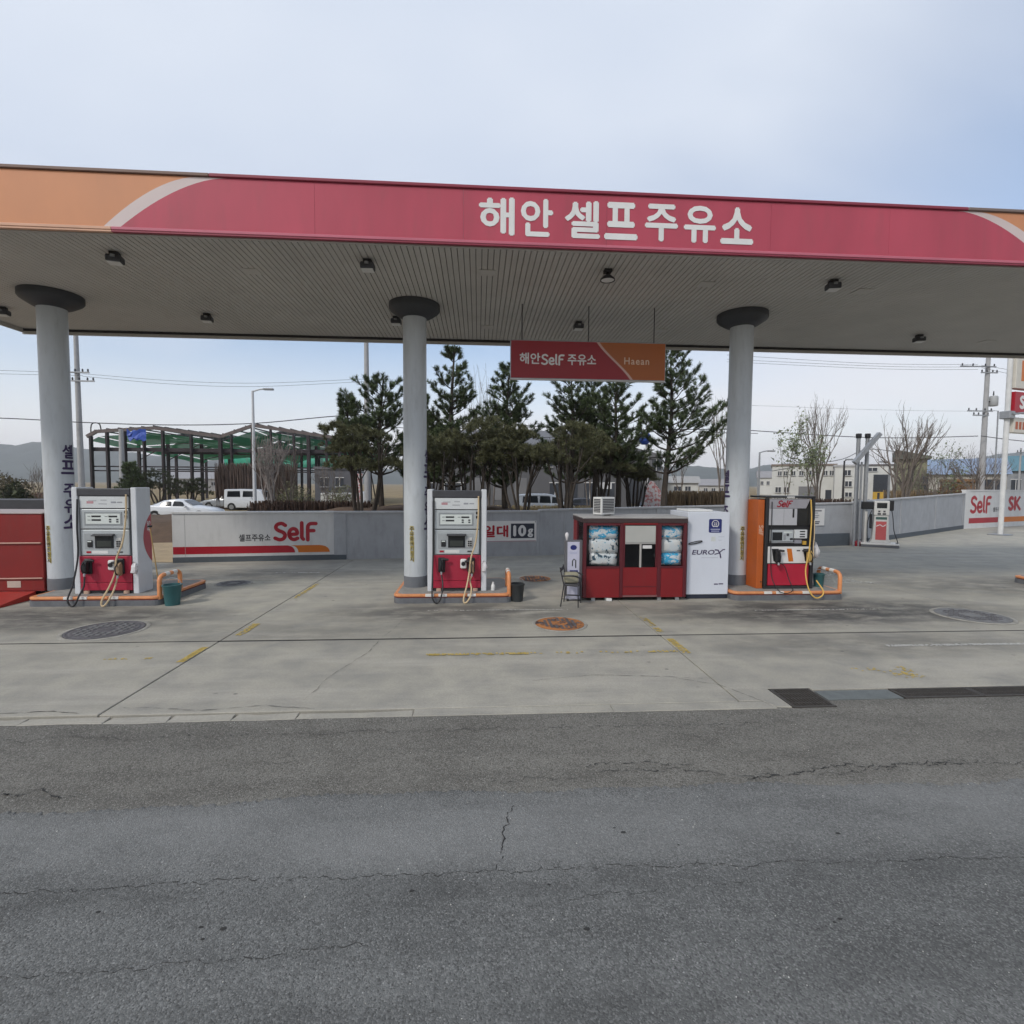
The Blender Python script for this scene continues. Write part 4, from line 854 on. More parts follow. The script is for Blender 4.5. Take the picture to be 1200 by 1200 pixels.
bx('mullion', mat('alu_mullion', (.48, .46, .43), .4, metal=.3), dr, .095, .135, .002, .034, .722, 1.224, .003); bx('pane', GLASS_B, dr, -.223, .094, .016, .022, .722, 1.224); bx('pane', GLASS_B, dr, .136, .443, .010, .016, .722, 1.224)
bx('notice', SIGN_W, dr, .16, .36, .0065, .0095, 1.13, 1.20); bx('lock', METAL_D, dr, .40, .43, -.015, .009, .95, 1.02, .004)
for x in (-.9, -.6, .55, .95): bx('foot', METAL, bt, x-.04, x+.04, .02, .12, .0, .069)
bx('step_block', PLASTIC_W, bt, -.62, -.5, -.04, .018, .0, .06, .01)
# goods in the windows
PKB = NT('package_print_blue'); _n = PKB.noise(5.5, 3, .5, PKB.map((1, 1, 2.2))); _v = PKB.vor(16); _q = PKB.noise(22, 2)
PKB = PKB.done(PKB.mix(PKB.rng(_q, .60, .64), PKB.mix(PKB.rng(_n, .50, .53), (.06, .46, .76), PKB.mix(PKB.rng(_v.outputs['Distance'], .22, .26), (.20, .52, .68), (.78, .84, .86))), (.70, .74, .76)), .25, .5)
PKW = NT('package_print_pale'); _n = PKW.noise(9, 3); _v = PKW.vor(13); _q = PKW.noise(6, 2)
PKW = PKW.done(PKW.mix(PKW.rng(_n, .56, .60), PKW.mix(PKW.rng(_q, .46, .5), PKW.mix(PKW.rng(_v.outputs['Distance'], .20, .26), (.26, .50, .60), (.74, .80, .82)), (.80, .82, .80)), (.05, .10, .14)), .25, .5)
def pack(label, x, z, w, h, m, tilt=0, hold='window'):
    t = thing('goods_pack', label, 'package', (3.37+x, 10.72+.16, z), 0, 'packs of goods in the booth windows'); mb = MB(); nx, nz = 10, 7; rnd = random.Random(int((x+5)*1000+z*77))
    vs = []
    for s in (-1, 1):
        for j in range(nz+1):
            for i in range(nx+1):
                u = i/nx*2-1; v = j/nz*2-1; k = (1-abs(u)**4)*(1-abs(v)**4)
                vs.append((u*w/2*(1-.05*v*v)+rnd.uniform(-.006, .006), s*(.006+.075*k**.6)+rnd.uniform(-.006, .006), v*h/2*(1-.06*u*u)+rnd.uniform(-.006, .006)))
    m1 = (nx+1)*(nz+1); fs = []
    for s in (0, 1):
        for j in range(nz):
            for i in range(nx):
                a = s*m1+j*(nx+1)+i; q = (a, a+1, a+nx+2, a+nx+1); fs.append(q if s == 0 else q[::-1])
    mb.add(vs, fs, True); o = mb.build('wrapper', m, t); o.rotation_euler = (0, tilt, 0)
    bx('seal', m, t, -w*.42, w*.42, -.004, .004, h/2-.012, h/2+.006); return t
for side, x, nm in ((0, -.70, 'left'), (1, .81, 'right')):
    x += .04; ww = .64-.16*side; pack(f'blue and white pack at the top of the {nm} booth window', x, 1.47, ww, .29, PKB, .02)
    pack(f'pale printed pack in the middle of the {nm} booth window', x, 1.17, ww, .31, PKW, -.02)
    pack(f'pale pack at the bottom of the {nm} booth window', x, .885, ww-.03, .27, PKB if side else PKW, .06 if not side else 0)
sh = thing('window_shelf', 'low dark shelf unit behind the booth windows', 'shelf', (3.37, 11.0, .12))
for a, b in ((-1.05, -.36), (.60, 1.05)): bx('board', METAL_D, sh, a, b, -.2, .15, .55, .58); bx('leg', METAL_D, sh, a, a+.03, -.15, .1, .0, .549); bx('leg', METAL_D, sh, b-.03, b, -.15, .1, 0, .549)
# air conditioner on the roof
ac = thing('air_conditioner_unit', 'white air conditioner unit standing on the booth roof', 'air conditioner', (2.80, 11.25, BH+.07)); ac.rotation_euler = (0, 0, R(32))
bx('casing', PLASTIC_W, ac, -.21, .21, -.13, .13, .025, .41, .012, 2)
for x in (-.15, .15): bx('foot', METAL, ac, x-.03, x+.03, -.12, .12, .0, .024)
gr = bx('grille_recess', DARKG, ac, -.17, .18, -.134, -.131, .07, .37)
for i in range(8): bx('grille_bar', PLASTIC_W, gr, -.175, .185, -.142, -.1345, .085+i*.036, .092+i*.036)
g2 = bx('side_grille', DARKG, ac, -.214, -.211, -.10, .10, .07, .37)
for i in range(8): bx('grille_bar', PLASTIC_W, g2, -.221, -.2145, -.105, .105, .085+i*.036, .092+i*.036)

# ================================================================ WHITE CABINET
cb = thing('fluid_cabinet', 'tall white cabinet lettered EUROX standing beside the red booth', 'cabinet', (5.04, 10.86, 0))
bx('body', CABINET, cb, -.47, .47, .0, 1.05, .095, 1.905, .010, 2); bx('base', mat('cabinet_base', (.02, .025, .04), .6), cb, -.455, .455, .015, 1.04, .0, .094); bx('lid', PLASTIC_W, cb, -.36, .20, .25, .95, 1.906, 1.95, .01)
lg = MB().prism_xz([(q[0], q[1]) for q in [(.02,1.46),(.0,1.48),(.0,1.74),(.02,1.76),(.27,1.76),(.29,1.74),(.29,1.48),(.27,1.46)]], -.003, -.0002).build('logo_panel', BLUE_D, cb)
def arc_rib(cx, cz, r, a0, a1, w, y, mb): ribbon(mb, [(cx+r*math.cos(R(a)), cz+r*math.sin(R(a))) for a in np.linspace(a0, a1, 14)], w, y)
mb = MB(); arc_rib(.145, 1.655, .075, -60, 240, .016, -.0045, mb); ribbon(mb, [(.10, 1.60), (.19, 1.60)], .018, -.0046); mb.build('logo_mark', SIGN_W, lg); text_on('logo_lettering', '22', SIGN_W, lg, .145, 1.655, -.0048, h=.06, bold=.02)
for z, w in ((1.535, .21), (1.495, .18)): bx('logo_print', mat('logo_print', (.40, .42, .55), .5), lg, .145-w/2, .145+w/2, -.0045, -.0032, z-.009, z+.009)
text_on('lettering', 'EURO', NAVY, cb, -.105, 1.03, -.003, h=.105, w=.50, bold=.018, slant=.25)
mb = MB(); ribbon(mb, [(.16, 1.08), (.22, 1.075), (.27, .99), (.285, .91)], .030, -.003); ribbon(mb, [(.15, .985), (.24, 1.01), (.33, 1.085), (.37, 1.09)], .022, -.0045); mb.build('lettering', NAVY, cb)
bx('print', mat('faint_print', (.42, .44, .50), .5), cb, -.15, .22, -.0025, -.0003, .905, .915); bx('print', mat('faint_print', (.42, .44, .50), .5), cb, .22, .36, -.0025, -.0003, 1.365, 1.375); bx('print', mat('faint_print', (.42, .44, .50), .5), cb, .22, .30, -.0025, -.0003, 1.29, 1.30); bx('sticker', mat('pale_sticker', (.60, .62, .60), .5), cb, .06, .16, -.0025, -.0003, 1.27, 1.37)
bx('print', NAVY, cb, .15, .24, -.0025, -.0003, .31, .335); bx('print', NAVY, cb, .255, .36, -.0025, -.0003, .315, .34)
mb = MB(); mb.tube([(-.30+.15*math.cos(a), -.02-.004*math.sin(a), 1.245+.022*math.sin(a)+.03*math.cos(a)) for a in np.linspace(0, 6.28, 25)], .010, 6); mb.build('cable_loop', BLACK, cb)

# advertising stand and folding chair
st = thing('advert_stand', 'narrow white and blue advertising stand beside the red booth', 'sign stand', (2.02, 10.78, 0))
bx('board', mat('stand_side', (.12, .12, .13), .5), st, -.15, .22, .0, .16, .10, 1.30, .008); bx('face', mat('stand_face', (.50, .50, .60), .45), st, -.11, .15, -.006, -.0005, .12, 1.27)
mb = MB(); mb.add([(.02+.07*math.cos(a), -.0085, 1.15+.055*math.sin(a)) for a in np.linspace(0, 6.28, 17)[:-1]], [tuple(range(16))]); mb.build('logo', BLUE_D, st)
for z, w in ((1.05, .18), (1.02, .16)): bx('print', mat('logo_print', (.4, .42, .55), .5), st, .02-w/2, .02+w/2, -.0085, -.007, z-.008, z+.008)
mb = MB(); ribbon(mb, [(.0, .76), (.0, .86), (.03, .90), (.07, .87), (.07, .72)], .026, -.0085); mb.build('print', DARKG, st); bx('print', BLUE_D, st, -.06, .12, -.0085, -.007, .56, .66); bx('base_box', mat('stand_base', (.42, .42, .50), .5), st, -.13, .17, -.04, .2, .02, .0995, .006)
MB().lathe([(.012, 1.30), (.03, 1.36), (.045, 1.42), (.03, 1.46), (.01, 1.47)], 10, (-.12, .03, 0)).build('tied_bag', BAG, st)
for x in (-.10, .14): MB().tube([(x-.02, -.03, .03), (x+.02, -.03, .03)], .028, 10).build('wheel', BLACK, st)
ch = thing('folding_chair', 'black metal chair with a cushion beside the red booth', 'chair', (1.95, 10.42, 0)); ch.rotation_euler = (0, 0, R(72))
for s in (-1, 1):
    MB().tube([(s*.22, -.16, 0), (s*.20, -.15, .42), (s*.20, .12, .44)], .012, 8).build('leg', METAL_D, ch); MB().tube([(s*.23, .20, 0), (s*.21, .14, .44), (s*.21, .22, .80)], .012, 8).build('leg', METAL_D, ch)
    MB().tube([(s*.205, -.155, .16), (s*.225, .185, .16)], .008, 6).build('stretcher', METAL_D, ch); MB().tube(spline([(s*.21, -.2, .60), (s*.22, -.06, .64), (s*.21, .17, .63)], 4), .018, 8).build('armrest', BLACK, ch)
    MB().tube([(s*.20, -.16, .43), (s*.21, -.18, .60)], .010, 8).build('arm_post', METAL_D, ch)
bx('seat', DARKG, ch, -.20, .20, -.16, .15, .43, .46, .012, 2); bx('back_bar', METAL_D, ch, -.21, .21, .20, .225, .70, .78, .01)
cu = MB().box(-.15, .15, -.10, .10, 0, .22).build('cushion_bundle', mat('beige_cloth', (.30, .28, .20), .9, .15, 8), None, .05, 3); cu.location = (1.93, 10.42, .462); tag(cu, 'beige bundle lying on the black chair', 'bundle')

# ================================================================ BOUNDARY WALLS
def wall(label, a, b, h, m, plinth=.17, panels=1, pil=.0, h2=None, pm=None):
    """wall thing: local x runs along the front face, y goes back"""
    a = Vector((*a, 0)); b = Vector((*b, 0)); L = (b-a).length; rz = math.atan2(b.y-a.y, b.x-a.x); h2 = h2 or h
    t = thing('boundary_wall', label, 'wall', a, rz, 'walls round the forecourt')
    zt = lambda x: h+(h2-h)*x/L
    MB().prism_xz([(0, -.05), (L, -.05), (L, h2-.07), (0, h-.07)], 0, .18).build('wall_body', m, t)
    MB().prism_xz([(0, h-.069), (L, h2-.069), (L, h2), (0, h)], -.035, .22).build('coping', WALL_C if m is WALL_G else WALL_W, t, .008)
    if plinth: bx('plinth', WALL_B, t, .0, L, -.018, -.001, -.05, plinth)
    for i in range(panels+1 if pil else 0):
        x = min(max(L*i/panels, pil/2), L-pil/2); bx('pillar', pm or m, t, x-pil/2, x+pil/2, -.022, -.0005, plinth+.001 if plinth else -.05, zt(x-pil/2 if h2 > h else x+pil/2)-.0705)
    return t, L
w1, L1 = wall('white wall panel lettered SelF with a red and orange stripe', (-9.36, 16.30), (-4.66, 16.88), 1.58, WALL_W, .17)
bx('seam', WALL_C, w1, 1.08*.32, 1.08*.32+.012, -.004, -.0005, .18, 1.50)
sx = [(3.55+.16*math.sin(R(9*i)), .26+.23*(1-i/10)) for i in range(11)]
MB().prism_xz([(.01, .26), (.01, .49)]+[(3.32+.22*(1-(1-i/8)**2)**.5*1, .49-.23*i/8) for i in range(9)], -.004, -.0006).build('red_stripe', SIGN_RED, w1)
MB().prism_xz([(3.42+.22*(1-(1-i/8)**2)**.5, .49-.23*i/8) for i in range(8, -1, -1)]+[(4.30+.30*(1-(1-i/8)**2)**.5, .49-.23*i/8) for i in range(9)], -.004, -.0006).build('orange_stripe', SIGN_OR, w1)
self_logo('lettering', SIGN_RED, w1, 2.93, .66, -.005, .55, weight=.21)
text_on('lettering', '셀프주유소', mat('wall_letter_dark', (.07, .07, .075), .6), w1, 2.35, .75, -.004, h=.23, w=.93, bold=.022)
w2, L2 = wall('grey wall section with the price banner behind the middle pump', (-4.655, 16.88), (2.15, 17.72), 1.575, WALL_G, 0)
bx('pillar', WALL_G, w2, .0, .38, -.03, -.0005, -.05, 1.50); bx('plinth', WALL_B, w2, .0, .38, -.045, -.031, -.05, .16); bx('pillar', WALL_G, w2, L2-.12, L2, -.02, -.0005, -.05, 1.50)
bn = thing('price_banner', 'white banner reading 10g hanging on the grey wall', 'banner', (0, 0, 0)); bn.location = w2.matrix_world @ Vector((0, 0, 0)) if False else (-4.655, 16.88, 0); bn.rotation_euler = w2.rotation_euler
bx('sheet', SIGN_W, bn, 2.55, 6.74, -.018, -.008, .50, 1.22, .003)
bx('dark_field', mat('banner_dark', (.03, .035, .05), .6), bn, 2.72, 3.4, -.0215, -.0185, .62, 1.13); bx('dark_field', mat('banner_dark', (.03, .035, .05), .6), bn, 5.83, 6.66, -.0215, -.0185, .62, 1.13); text_on('lettering', '10', SIGN_W, bn, 6.14, .88, -.023, h=.40, w=.46, bold=.05); text_on('lettering', 'g', SIGN_W, bn, 6.52, .80, -.023, h=.30, w=.20, bold=.04)
text_on('lettering', '일대', SIGN_RED, bn, 5.30, .87, -.020, h=.42, w=.88, bold=.035); bx('lower_edge', mat('banner_edge', (.36, .2, .24), .6), bn, 2.57, 6.72, -.0205, -.0185, .51, .535)
for x in (2.6, 6.7): bx('eyelet', METAL_D, bn, x-.015, x+.015, -.021, -.0185, 1.17, 1.20)
w3, L3 = wall('grey wall section behind the red booth and white cabinet', (2.155, 17.72), (16.0, 20.66), 1.62, WALL_G, 0, 3, .25, 1.82)
bx('seam', WALL_C, w3, .9, .92, -.012, -.0005, .1, 1.5); bx('plinth_block', WALL_B, w3, L3-2.75, L3-.4, -.09, -.023, -.05, .52, .01)
nt = thing('notice_board', 'white printed notice on the grey wall by the kerosene pump', 'notice', (2.155, 17.72, 0), math.atan2(20.66-17.72, 16.0-2.155)); bx('sheet', SIGN_W, nt, L3-2.48, L3-1.72, -.035, -.024, .86, 1.56, .003)
for i, (z, w, c) in enumerate(((1.47, .42, 0), (1.38, .34, 1), (1.28, .40, 1), (1.2, .36, 1), (1.02, .44, 0), (.95, .40, 0))): bx('print', mat('notice_dark', (.12, .12, .14), .6) if c == 0 else mat('notice_grey', (.36, .36, .37), .6), nt, L3-2.40+(.1 if i == 0 else 0), L3-2.40+w+(.1 if i == 0 else 0), -.0375, -.0355, z-.025, z+.025)
w4, L4 = wall('long grey wall running back behind the kerosene pump', (16.1, 20.72), (28.9, 28.6), 1.86, WALL_G, .22, 3, .3, 2.12); 
w5, L5 = wall('white wall lettered SelF at the right picture edge', (28.905, 28.6), (44, 34.0), 2.32, WALL_W, 0)
bx('red_stripe', SIGN_RED, w5, .5, 3.95, -.005, -.0006, .30, .62); bx('orange_stripe', SIGN_OR, w5, 4.1, 12.5, -.005, -.0006, .30, .62); bx('pillar', WALL_W, w5, -.05, .42, -.03, -.0008, -.05, 2.25)
self_logo('lettering', SIGN_RED, w5, .62, .95, -.005, .95, weight=.2); text_on('lettering', '셀프주유소', mat('wall_letter_dark', (.07, .07, .075), .6), w5, 3.75, 1.10, -.004, h=.30, w=1.3, bold=.02); text_on('lettering', 'SK', SIGN_RED, w5, 5.65, 1.46, -.005, h=.95, w=1.6, bold=.05)

# ================================================================ KEROSENE PUMP AND VENT PIPES
kp = thing('kerosene_pump', 'old white and red pump on a kerb in front of the grey wall', 'fuel pump', (16.55, 20.0, 0)); kp.rotation_euler = (0, 0, R(-30)); kp.scale = (.72, .72, 1)
bx('kerb', KERB, kp, -.95, .85, -.45, .75, -.01, .10, .02); bx('kerb_top', REFL, kp, -.96, .86, -.46, .76, .101, .17, .015); bx('red_end', SIGN_RED, kp, -1.25, -.97, -.35, .5, .0, .22, .02)
PW = mat('old_pump_white', (.58, .57, .54), .45, .08, 4, dirt=.2)
MB().prism_xz([(-.50, .17), (.52, .17), (.40, .34), (.33, 1.30), (-.33, 1.30), (-.40, .34)], -.22, .28).build('body', PW, kp, .02); bx('head', PW, kp, -.36, .36, -.26, .30, 1.305, 1.90, .03, 2)
bx('display', SCREEN, kp, -.24, .24, -.266, -.2605, 1.60, 1.82); bx('button_strip', mat('pump_green', (.05, .10, .09), .5), kp, -.26, .26, -.232, -.2205, 1.14, 1.24)
bx('red_panel', mat('pump_coral', (.50, .10, .10), .5, dirt=.1), kp, -.25, .25, -.228, -.2205, .30, 1.06, .004); mb = MB(); ribbon(mb, spline([(-.22, .86), (-.05, .92), (.08, .86), (.22, .93)], 5), .03, -.2305); mb.build('white_swoosh', SIGN_W, kp)
for z, w in ((1.47, .05), (1.37, .08)):
    for x in (-.12, .12): bx('gauge', DARKG, kp, x-w, x+w, -.268, -.2605, z-.035, z+.035)
bx('black_hood', BLACK, kp, -.95, -.37, -.15, .25, 1.55, 1.86, .03); bx('black_hood', BLACK, kp, .37, .58, -.15, .25, 1.50, 1.92, .03); bx('nozzle_holder', BLACK, kp, -.52, -.41, -.1, .1, .75, 1.35, .02)
hose([(.50, -.05, 1.50), (.56, -.1, 1.2), (.62, -.15, .7), (.78, -.2, .3), (.80, -.25, .18), (.70, -.28, .175)], .022, HOSE_B, 'hose', kp); hose([(-.45, -.1, 1.5), (-.62, -.14, 1.1), (-.64, -.16, .6), (-.6, -.2, .2)], .022, HOSE_B, 'hose', kp); MB().tube([(-.72, .0, .17), (-.70, 0, 1.45)], .09, 10).build('white_cylinder', PW, kp)
for i, (px, top, lb) in enumerate(((1002.5, 509, 'galvanised vent pipe with black cap, left of the pair'), (1013, 509, 'galvanised vent pipe with black cap, right of the pair'))):
    p = at(px, 600, 20.3); zt = at(px, top, 20.3).z; t = thing('vent_pipe', lb, 'vent pipe', (p.x, 20.3, 0), 0, 'vent pipes by the kerosene pump')
    MB().tube([(0, 0, -.02), (0, 0, zt)], .075, 12).build('pipe', METAL, t); MB().lathe([(.10, zt-.16), (.11, zt-.02), (.10, zt+.03)], 14).build('cap', BLACK, t)
a = at(1004, 541, 20.05); b = at(1031, 508, 20.05)
t = thing('swing_arm', 'slanted galvanised arm on a post above the kerosene pump', 'arm', (a.x, 20.05, 0)); MB().tube([(0, 0, -.02), (0, 0, a.z)], .05, 10).build('post', METAL, t); MB().bar((-.1, 0, a.z-.05), (b.x-a.x, 0, b.z), .16, .16).build('boom', METAL, t); MB().tube([(.3, .1, -.02), (.3, .1, a.z)], .04, 8).build('post', METAL, t)

# ================================================================ PYLON SIGN
b = on(1172, 627); py = thing('price_pylon', 'tall white price pylon with red and orange sign panels', 'pylon sign', (b.x, b.y, 0)); py.rotation_euler = (0, 0, R(16))
zz = lambda y: at(1180, y, b.y).z
MB().tube([(0, 0, -.02), (0, 0, zz(380))], .115, 16).build('post', mat('pylon_post', (.62, .62, .60), .5, dirt=.12), py); bx('base_plate', METAL, py, -.42, .42, -.35, .35, -.01, .05, .01)
PB = mat('pylon_beige', (.60, .57, .50), .5, .05, dirt=.05)
bx('logo_panel', PB, py, .20, 3.6, -.18, .18, zz(455), zz(385), .02); bx('red_panel', SIGN_RED, py, .20, 3.6, -.19, .19, zz(483), zz(459), .01)
text_on('lettering', 'SK', SIGN_W, py, 1.16, (zz(483)+zz(459))/2, -.195, h=.70, w=1.15, bold=.05); bx('price_panel', PB, py, .26, 3.55, -.16, .16, zz(507), zz(489), .02)
bx('orange_mark', SIGN_OR, py, .64, .92, -.186, -.1805, zz(446), zz(422)); bx('orange_mark', SIGN_RED, py, .98, 1.6, -.186, -.1805, zz(446), zz(422))
for i in range(5): bx('price_print', mat('price_red', (.42, .12, .06), .6), py, .42+i*.3, .62+i*.3, -.166, -.1605, zz(503), zz(494))
MB().tube([(-.05, -.25, zz(486)), (3.0, -.5, zz(478))], .05, 8).build('bracket_arm', METAL, py); bx('clamp', METAL, py, -.26, .22, -.24, .22, zz(491), zz(482), .03)

# ================================================================ EARTH BANK, HILLS
def bank():
    mb = MB(); nx, ny = 90, 14; rnd = np.random.RandomState(3); X = np.linspace(-34, 16, nx); Yv = np.linspace(21.5, 30, ny); vs = []
    for j, y in enumerate(Yv):
        for i, x in enumerate(X):
            H = 1.05+.42*min(1, max(0, (x+9.5)/3.0))-.9*min(1, max(0, (x-1)/5)); v = (j/(ny-1)); e = min(1, v*3.6)*min(1, (1-v)*4)
            yy = y+(x+9)*.12; vs.append((x, yy, -.20+e*H+(rnd.rand()-.5)*.16*e))
    fs = [(j*nx+i, j*nx+i+1, (j+1)*nx+i+1, (j+1)*nx+i) for j in range(ny-1) for i in range(nx-1)]
    mb.add(vs, fs, True); return mb.build('earth_bank', SOIL)
struct(bank(), 'brown earth bank behind the boundary wall')
def hills(name, ridge, Y0, depth, label):
    mb = MB(); rnd = np.random.RandomState(5); xs = np.linspace(ridge[0][0], ridge[-1][0], 160); ys = np.interp(xs, [r[0] for r in ridge], [r[1] for r in ridge]); rows = 12; vs = []
    for j in range(rows+1):
        f = j/rows
        for i, x in enumerate(xs):
            p = at(x, ys[i], Y0); h = max(p.z, 2); k = (1-(1-f)**1.6) if f < 1 else 1
            hh = h*k*(1+.10*math.sin(i*.5+j*1.1)*(1-f)*f*4)+(rnd.rand()-.5)*h*.05
            Y = Y0-depth*(1-f); vs.append((p.x*(1+.0*f), Y, -2 if j == 0 else hh))
    for i, x in enumerate(xs): p = at(x, ys[i], Y0); vs.append((p.x, Y0+depth, -2))
    n = len(xs); fs = [(j*n+i, j*n+i+1, (j+1)*n+i+1, (j+1)*n+i) for j in range(rows+1) for i in range(n-1)]
    mb.add(vs, fs, True); return struct(mb.build(name, HILL), label)
hills('hills', [(-120,534),(-60,528),(0,524),(14,520),(28,529),(48,520),(75,521),(100,526),(130,531),(160,530),(190,536),(210,534),(240,541),(275,537),(300,540),(340,547),(380,544),(430,548),(500,553),(600,556),(700,552),(760,549),(800,545),(850,552)], 1500, 420, 'wooded hills behind the steel frame building')
hills('hills', [(840,557),(880,549),(900,544),(915,545),(935,553),(1000,556),(1060,553),(1090,546),(1130,540),(1165,533),(1200,531),(1240,536),(1300,545)], 1400, 400, 'wooded hills on the right behind the houses')

# ================================================================ BUILDINGS
def steel_frame():
    t = thing('steel_frame_building', 'unfinished steel frame building with green safety nets', 'building', (at(250, 600, 60).x, 60, 0)); ox = t.location.x; Y0, Y1 = 60.0, 84.0
    roof = [(102,510),(113,504),(180,500),(259,510),(297,497),(402,513)]
    XZ = [(at(x, y, Y0).x-ox, at(x, y, Y0).z) for x, y in roof]; zx = lambda x: float(np.interp(x, [p[0] for p in XZ], [p[1] for p in XZ]))
    colx = [at(x, 550, Y0).x-ox for x in (108,127,147,170,192,225,259,272,297,318,345,362,383,398)]; wid = [.2,.2,.3,.16,.2,.2,.32,.16,.26,.16,.2,.34,.2,.24]
    for i, (x, w) in enumerate(zip(colx, wid)): bx('steel_column', FRAME_S, t, x-w/2, x+w/2, -.2, .2, -.2, zx(x)-.32)
    for Yr in (8.0, 16.0, 24.0):
        for x in colx[::2]: bx('steel_column', FRAME_S, t, x-.15, x+.15, Yr-.15, Yr+.15, -.2, zx(x)-.35)
    for Yr in (0.0, 8.0, 16.0, 24.0):
        for i in range(len(XZ)-1): MB().bar((XZ[i][0], Yr, XZ[i][1]-.15), (XZ[i+1][0], Yr, XZ[i+1][1]-.15), .25, .36).build('rafter', mat('rafter_steel', (.12, .095, .09), .6, .2) if Yr == 0 else FRAME_S, t)
    xa, xb = XZ[0][0], XZ[-1][0]
    for Yr, zs in ((0, (at(200, 527, Y0).z, at(200, 547, Y0).z, at(200, 552, Y0).z)), (12, (at(200, 530, 72).z, at(200, 550, 72).z)), (24, (at(200, 533, Y1).z, at(200, 552, Y1).z))):
        for k, z in enumerate(zs): bx('girt', FRAME_S, t, xa, xb, Yr+.205, Yr+.205+(.3 if k == 0 else .12), z-(.22 if k == 0 else .08), z+(.2 if k == 0 else .06))
    for p in np.linspace(.03, .97, 22):
        x = xa+(xb-xa)*p; MB().bar((x, 0, zx(x)+.08), (x, 24, zx(x)+.08), .12, .14).build('purlin', FRAME_S, t)
    for i in range(len(XZ)-1):
        for y0, y1 in ((.4, 7.7), (8.3, 15.7), (16.3, 23.7)):
            mb = MB(); n = 8; vs = []
            xA, xB = XZ[i][0]+.1, XZ[i+1][0]-.1
            for a in range(n+1):
                for b in range(5):
                    u = a/n; v = b/4; x = xA+(xB-xA)*u; vs.append((x, y0+(y1-y0)*v, zx(x)-.62-.30*math.sin(math.pi*u)**.7*math.sin(math.pi*v)-.07*(y0+(y1-y0)*v)))
            mb.add(vs, [(a*5+b, a*5+b+1, a*5+b+6, a*5+b+5) for a in range(n) for b in range(4)], True); mb.build('safety_net', NET, t)
    # vertical green debris net on the far side
    mb = MB(); mb.add([(xa+3, 24.3, zx(xa+3)-.3), (xb-.3, 24.3, zx(xb-.3)-.3), (xb-.3, 24.3, zx(xb)-2.8), (xa+3, 24.3, zx(xa+3)-3.4)], [(0,1,2,3)]); mb.build('safety_net', NET, t)
    for s in (0, 2, 4, 6):
        x0 = colx[s]; x1 = colx[s+2]; MB().bar((x0, 8.3, 5.3), (x1, 8.3, zx(x1)-1), .09).build('brace', FRAME_S, t)
    c = at(160, 510, 59.6); mb = MB(); rnd = random.Random(2); vs = [(c.x-ox-1.0+2.0*i/6, -.35+rnd.uniform(-.15, .05), c.z-.5+1.0*j/3+rnd.uniform(-.25, .25)) for j in range(4) for i in range(7)]
    mb.add(vs, [(j*7+i, j*7+i+1, j*7+i+8, j*7+i+7) for j in range(3) for i in range(6)]); mb.build('blue_tarp', TARP, t)
    mb = MB(); mb.tube(spline([(XZ[1][0]-.6, 0, XZ[1][1]-1.2), (XZ[1][0]-.5, 0, XZ[1][1]+.6), (XZ[1][0]+.3, 0, XZ[1][1]+.7), (XZ[1][0]+.5, 0, XZ[1][1])], 5), .06, 6); mb.build('bent_pipe', FRAME_S, t)
    return t
steel_frame()
def building(name, label, px0, px1, pytop, Y, depth, m, wins, roof=None, roof_m=None, rz=0, parapet=True, group=None):
    a = at(px0, pytop, Y); b = at(px1, pytop, Y); an = math.atan2((a.x+b.x)/2, Y)*.92; ca = math.cos(an); w = (b.x-a.x)*ca; h = (a.z+b.z)/2; rz = -an
    t = thing(name, label, 'building', ((a.x+b.x)/2, Y, 0), rz, group)
    bx('walls', m, t, -w/2, w/2, 0, depth, -.2, h)
    if roof == 'gable': MB().prism_yz([(-.4, h+.01), (depth/2, h+roof_m[1]), (depth+.4, h+.01)], -w/2-.4, w/2+.4).build('roof', roof_m[0], t)
    elif roof == 'mono': MB().prism_xz([(-w/2-.3, h+.01), (w/2+.3, h+.01), (w/2+.3, h+.25), (-w/2-.3, h+roof_m[1])], -.4, depth+.3).build('roof', roof_m[0], t)
    else: bx('roof', roof_m[0] if roof_m else WALL_C, t, -w/2-.12, w/2+.12, -.12, depth+.12, h+.01, h+.28)
    s = Y/600
    for (x0, x1, y0, y1, k) in wins:
        A = at(x0, y0, Y); B = at(x1, y1, Y); lx0, lx1 = (A.x-t.location.x)*ca, (B.x-t.location.x)*ca
        f = bx('window' if k != 'door' else 'door', B_WIN if k != 'panel' else B_GREY2, t, lx0, lx1, -.05, -.004, B.z, A.z)
        if k == 'win':
            bx('frame', SIGN_W, f, lx0-.06, lx1+.06, -.08, -.052, A.z+.001, A.z+.08); bx('sill', WALL_C, f, lx0-.1, lx1+.1, -.16, -.052, B.z-.1, B.z-.001); bx('mullion', SIGN_W, f, (lx0+lx1)/2-.03, (lx0+lx1)/2+.03, -.075, -.0505, B.z, A.z)
    return t
def row(xs, y0, y1, w, k='win'): return [(x-w/2, x+w/2, y0, y1, k) for x in xs]
fa = building('factory_building', 'dark grey clad factory building seen between the pine trunks', 470, 736, 528, 56, 20, B_GREY, row((500,520,540,650,670,690,712), 566, 588, 12)+row((560,585,610), 560, 586, 14, 'panel')+row((640,665,690,715), 540, 547, 14), roof='gable', roof_m=(mat('factory_roof', (.13, .13, .135), .6, .1), 3.2))
for i in range(24): bx('cladding_rib', B_GREY2, fa, -11.5+i*1.0, -11.5+i*1.0+.06, -.03, -.002, 4.4, 5.9)
wg = building('factory_wing', 'grey ribbed factory wing with dark window strip right of the pines', 734, 776, 536, 70, 14, B_GREY2, [(764, 774, 538, 552, 'win')], roof='mono', roof_m=(mat('factory_roof', (.13, .13, .135), .6, .1), 1.7))
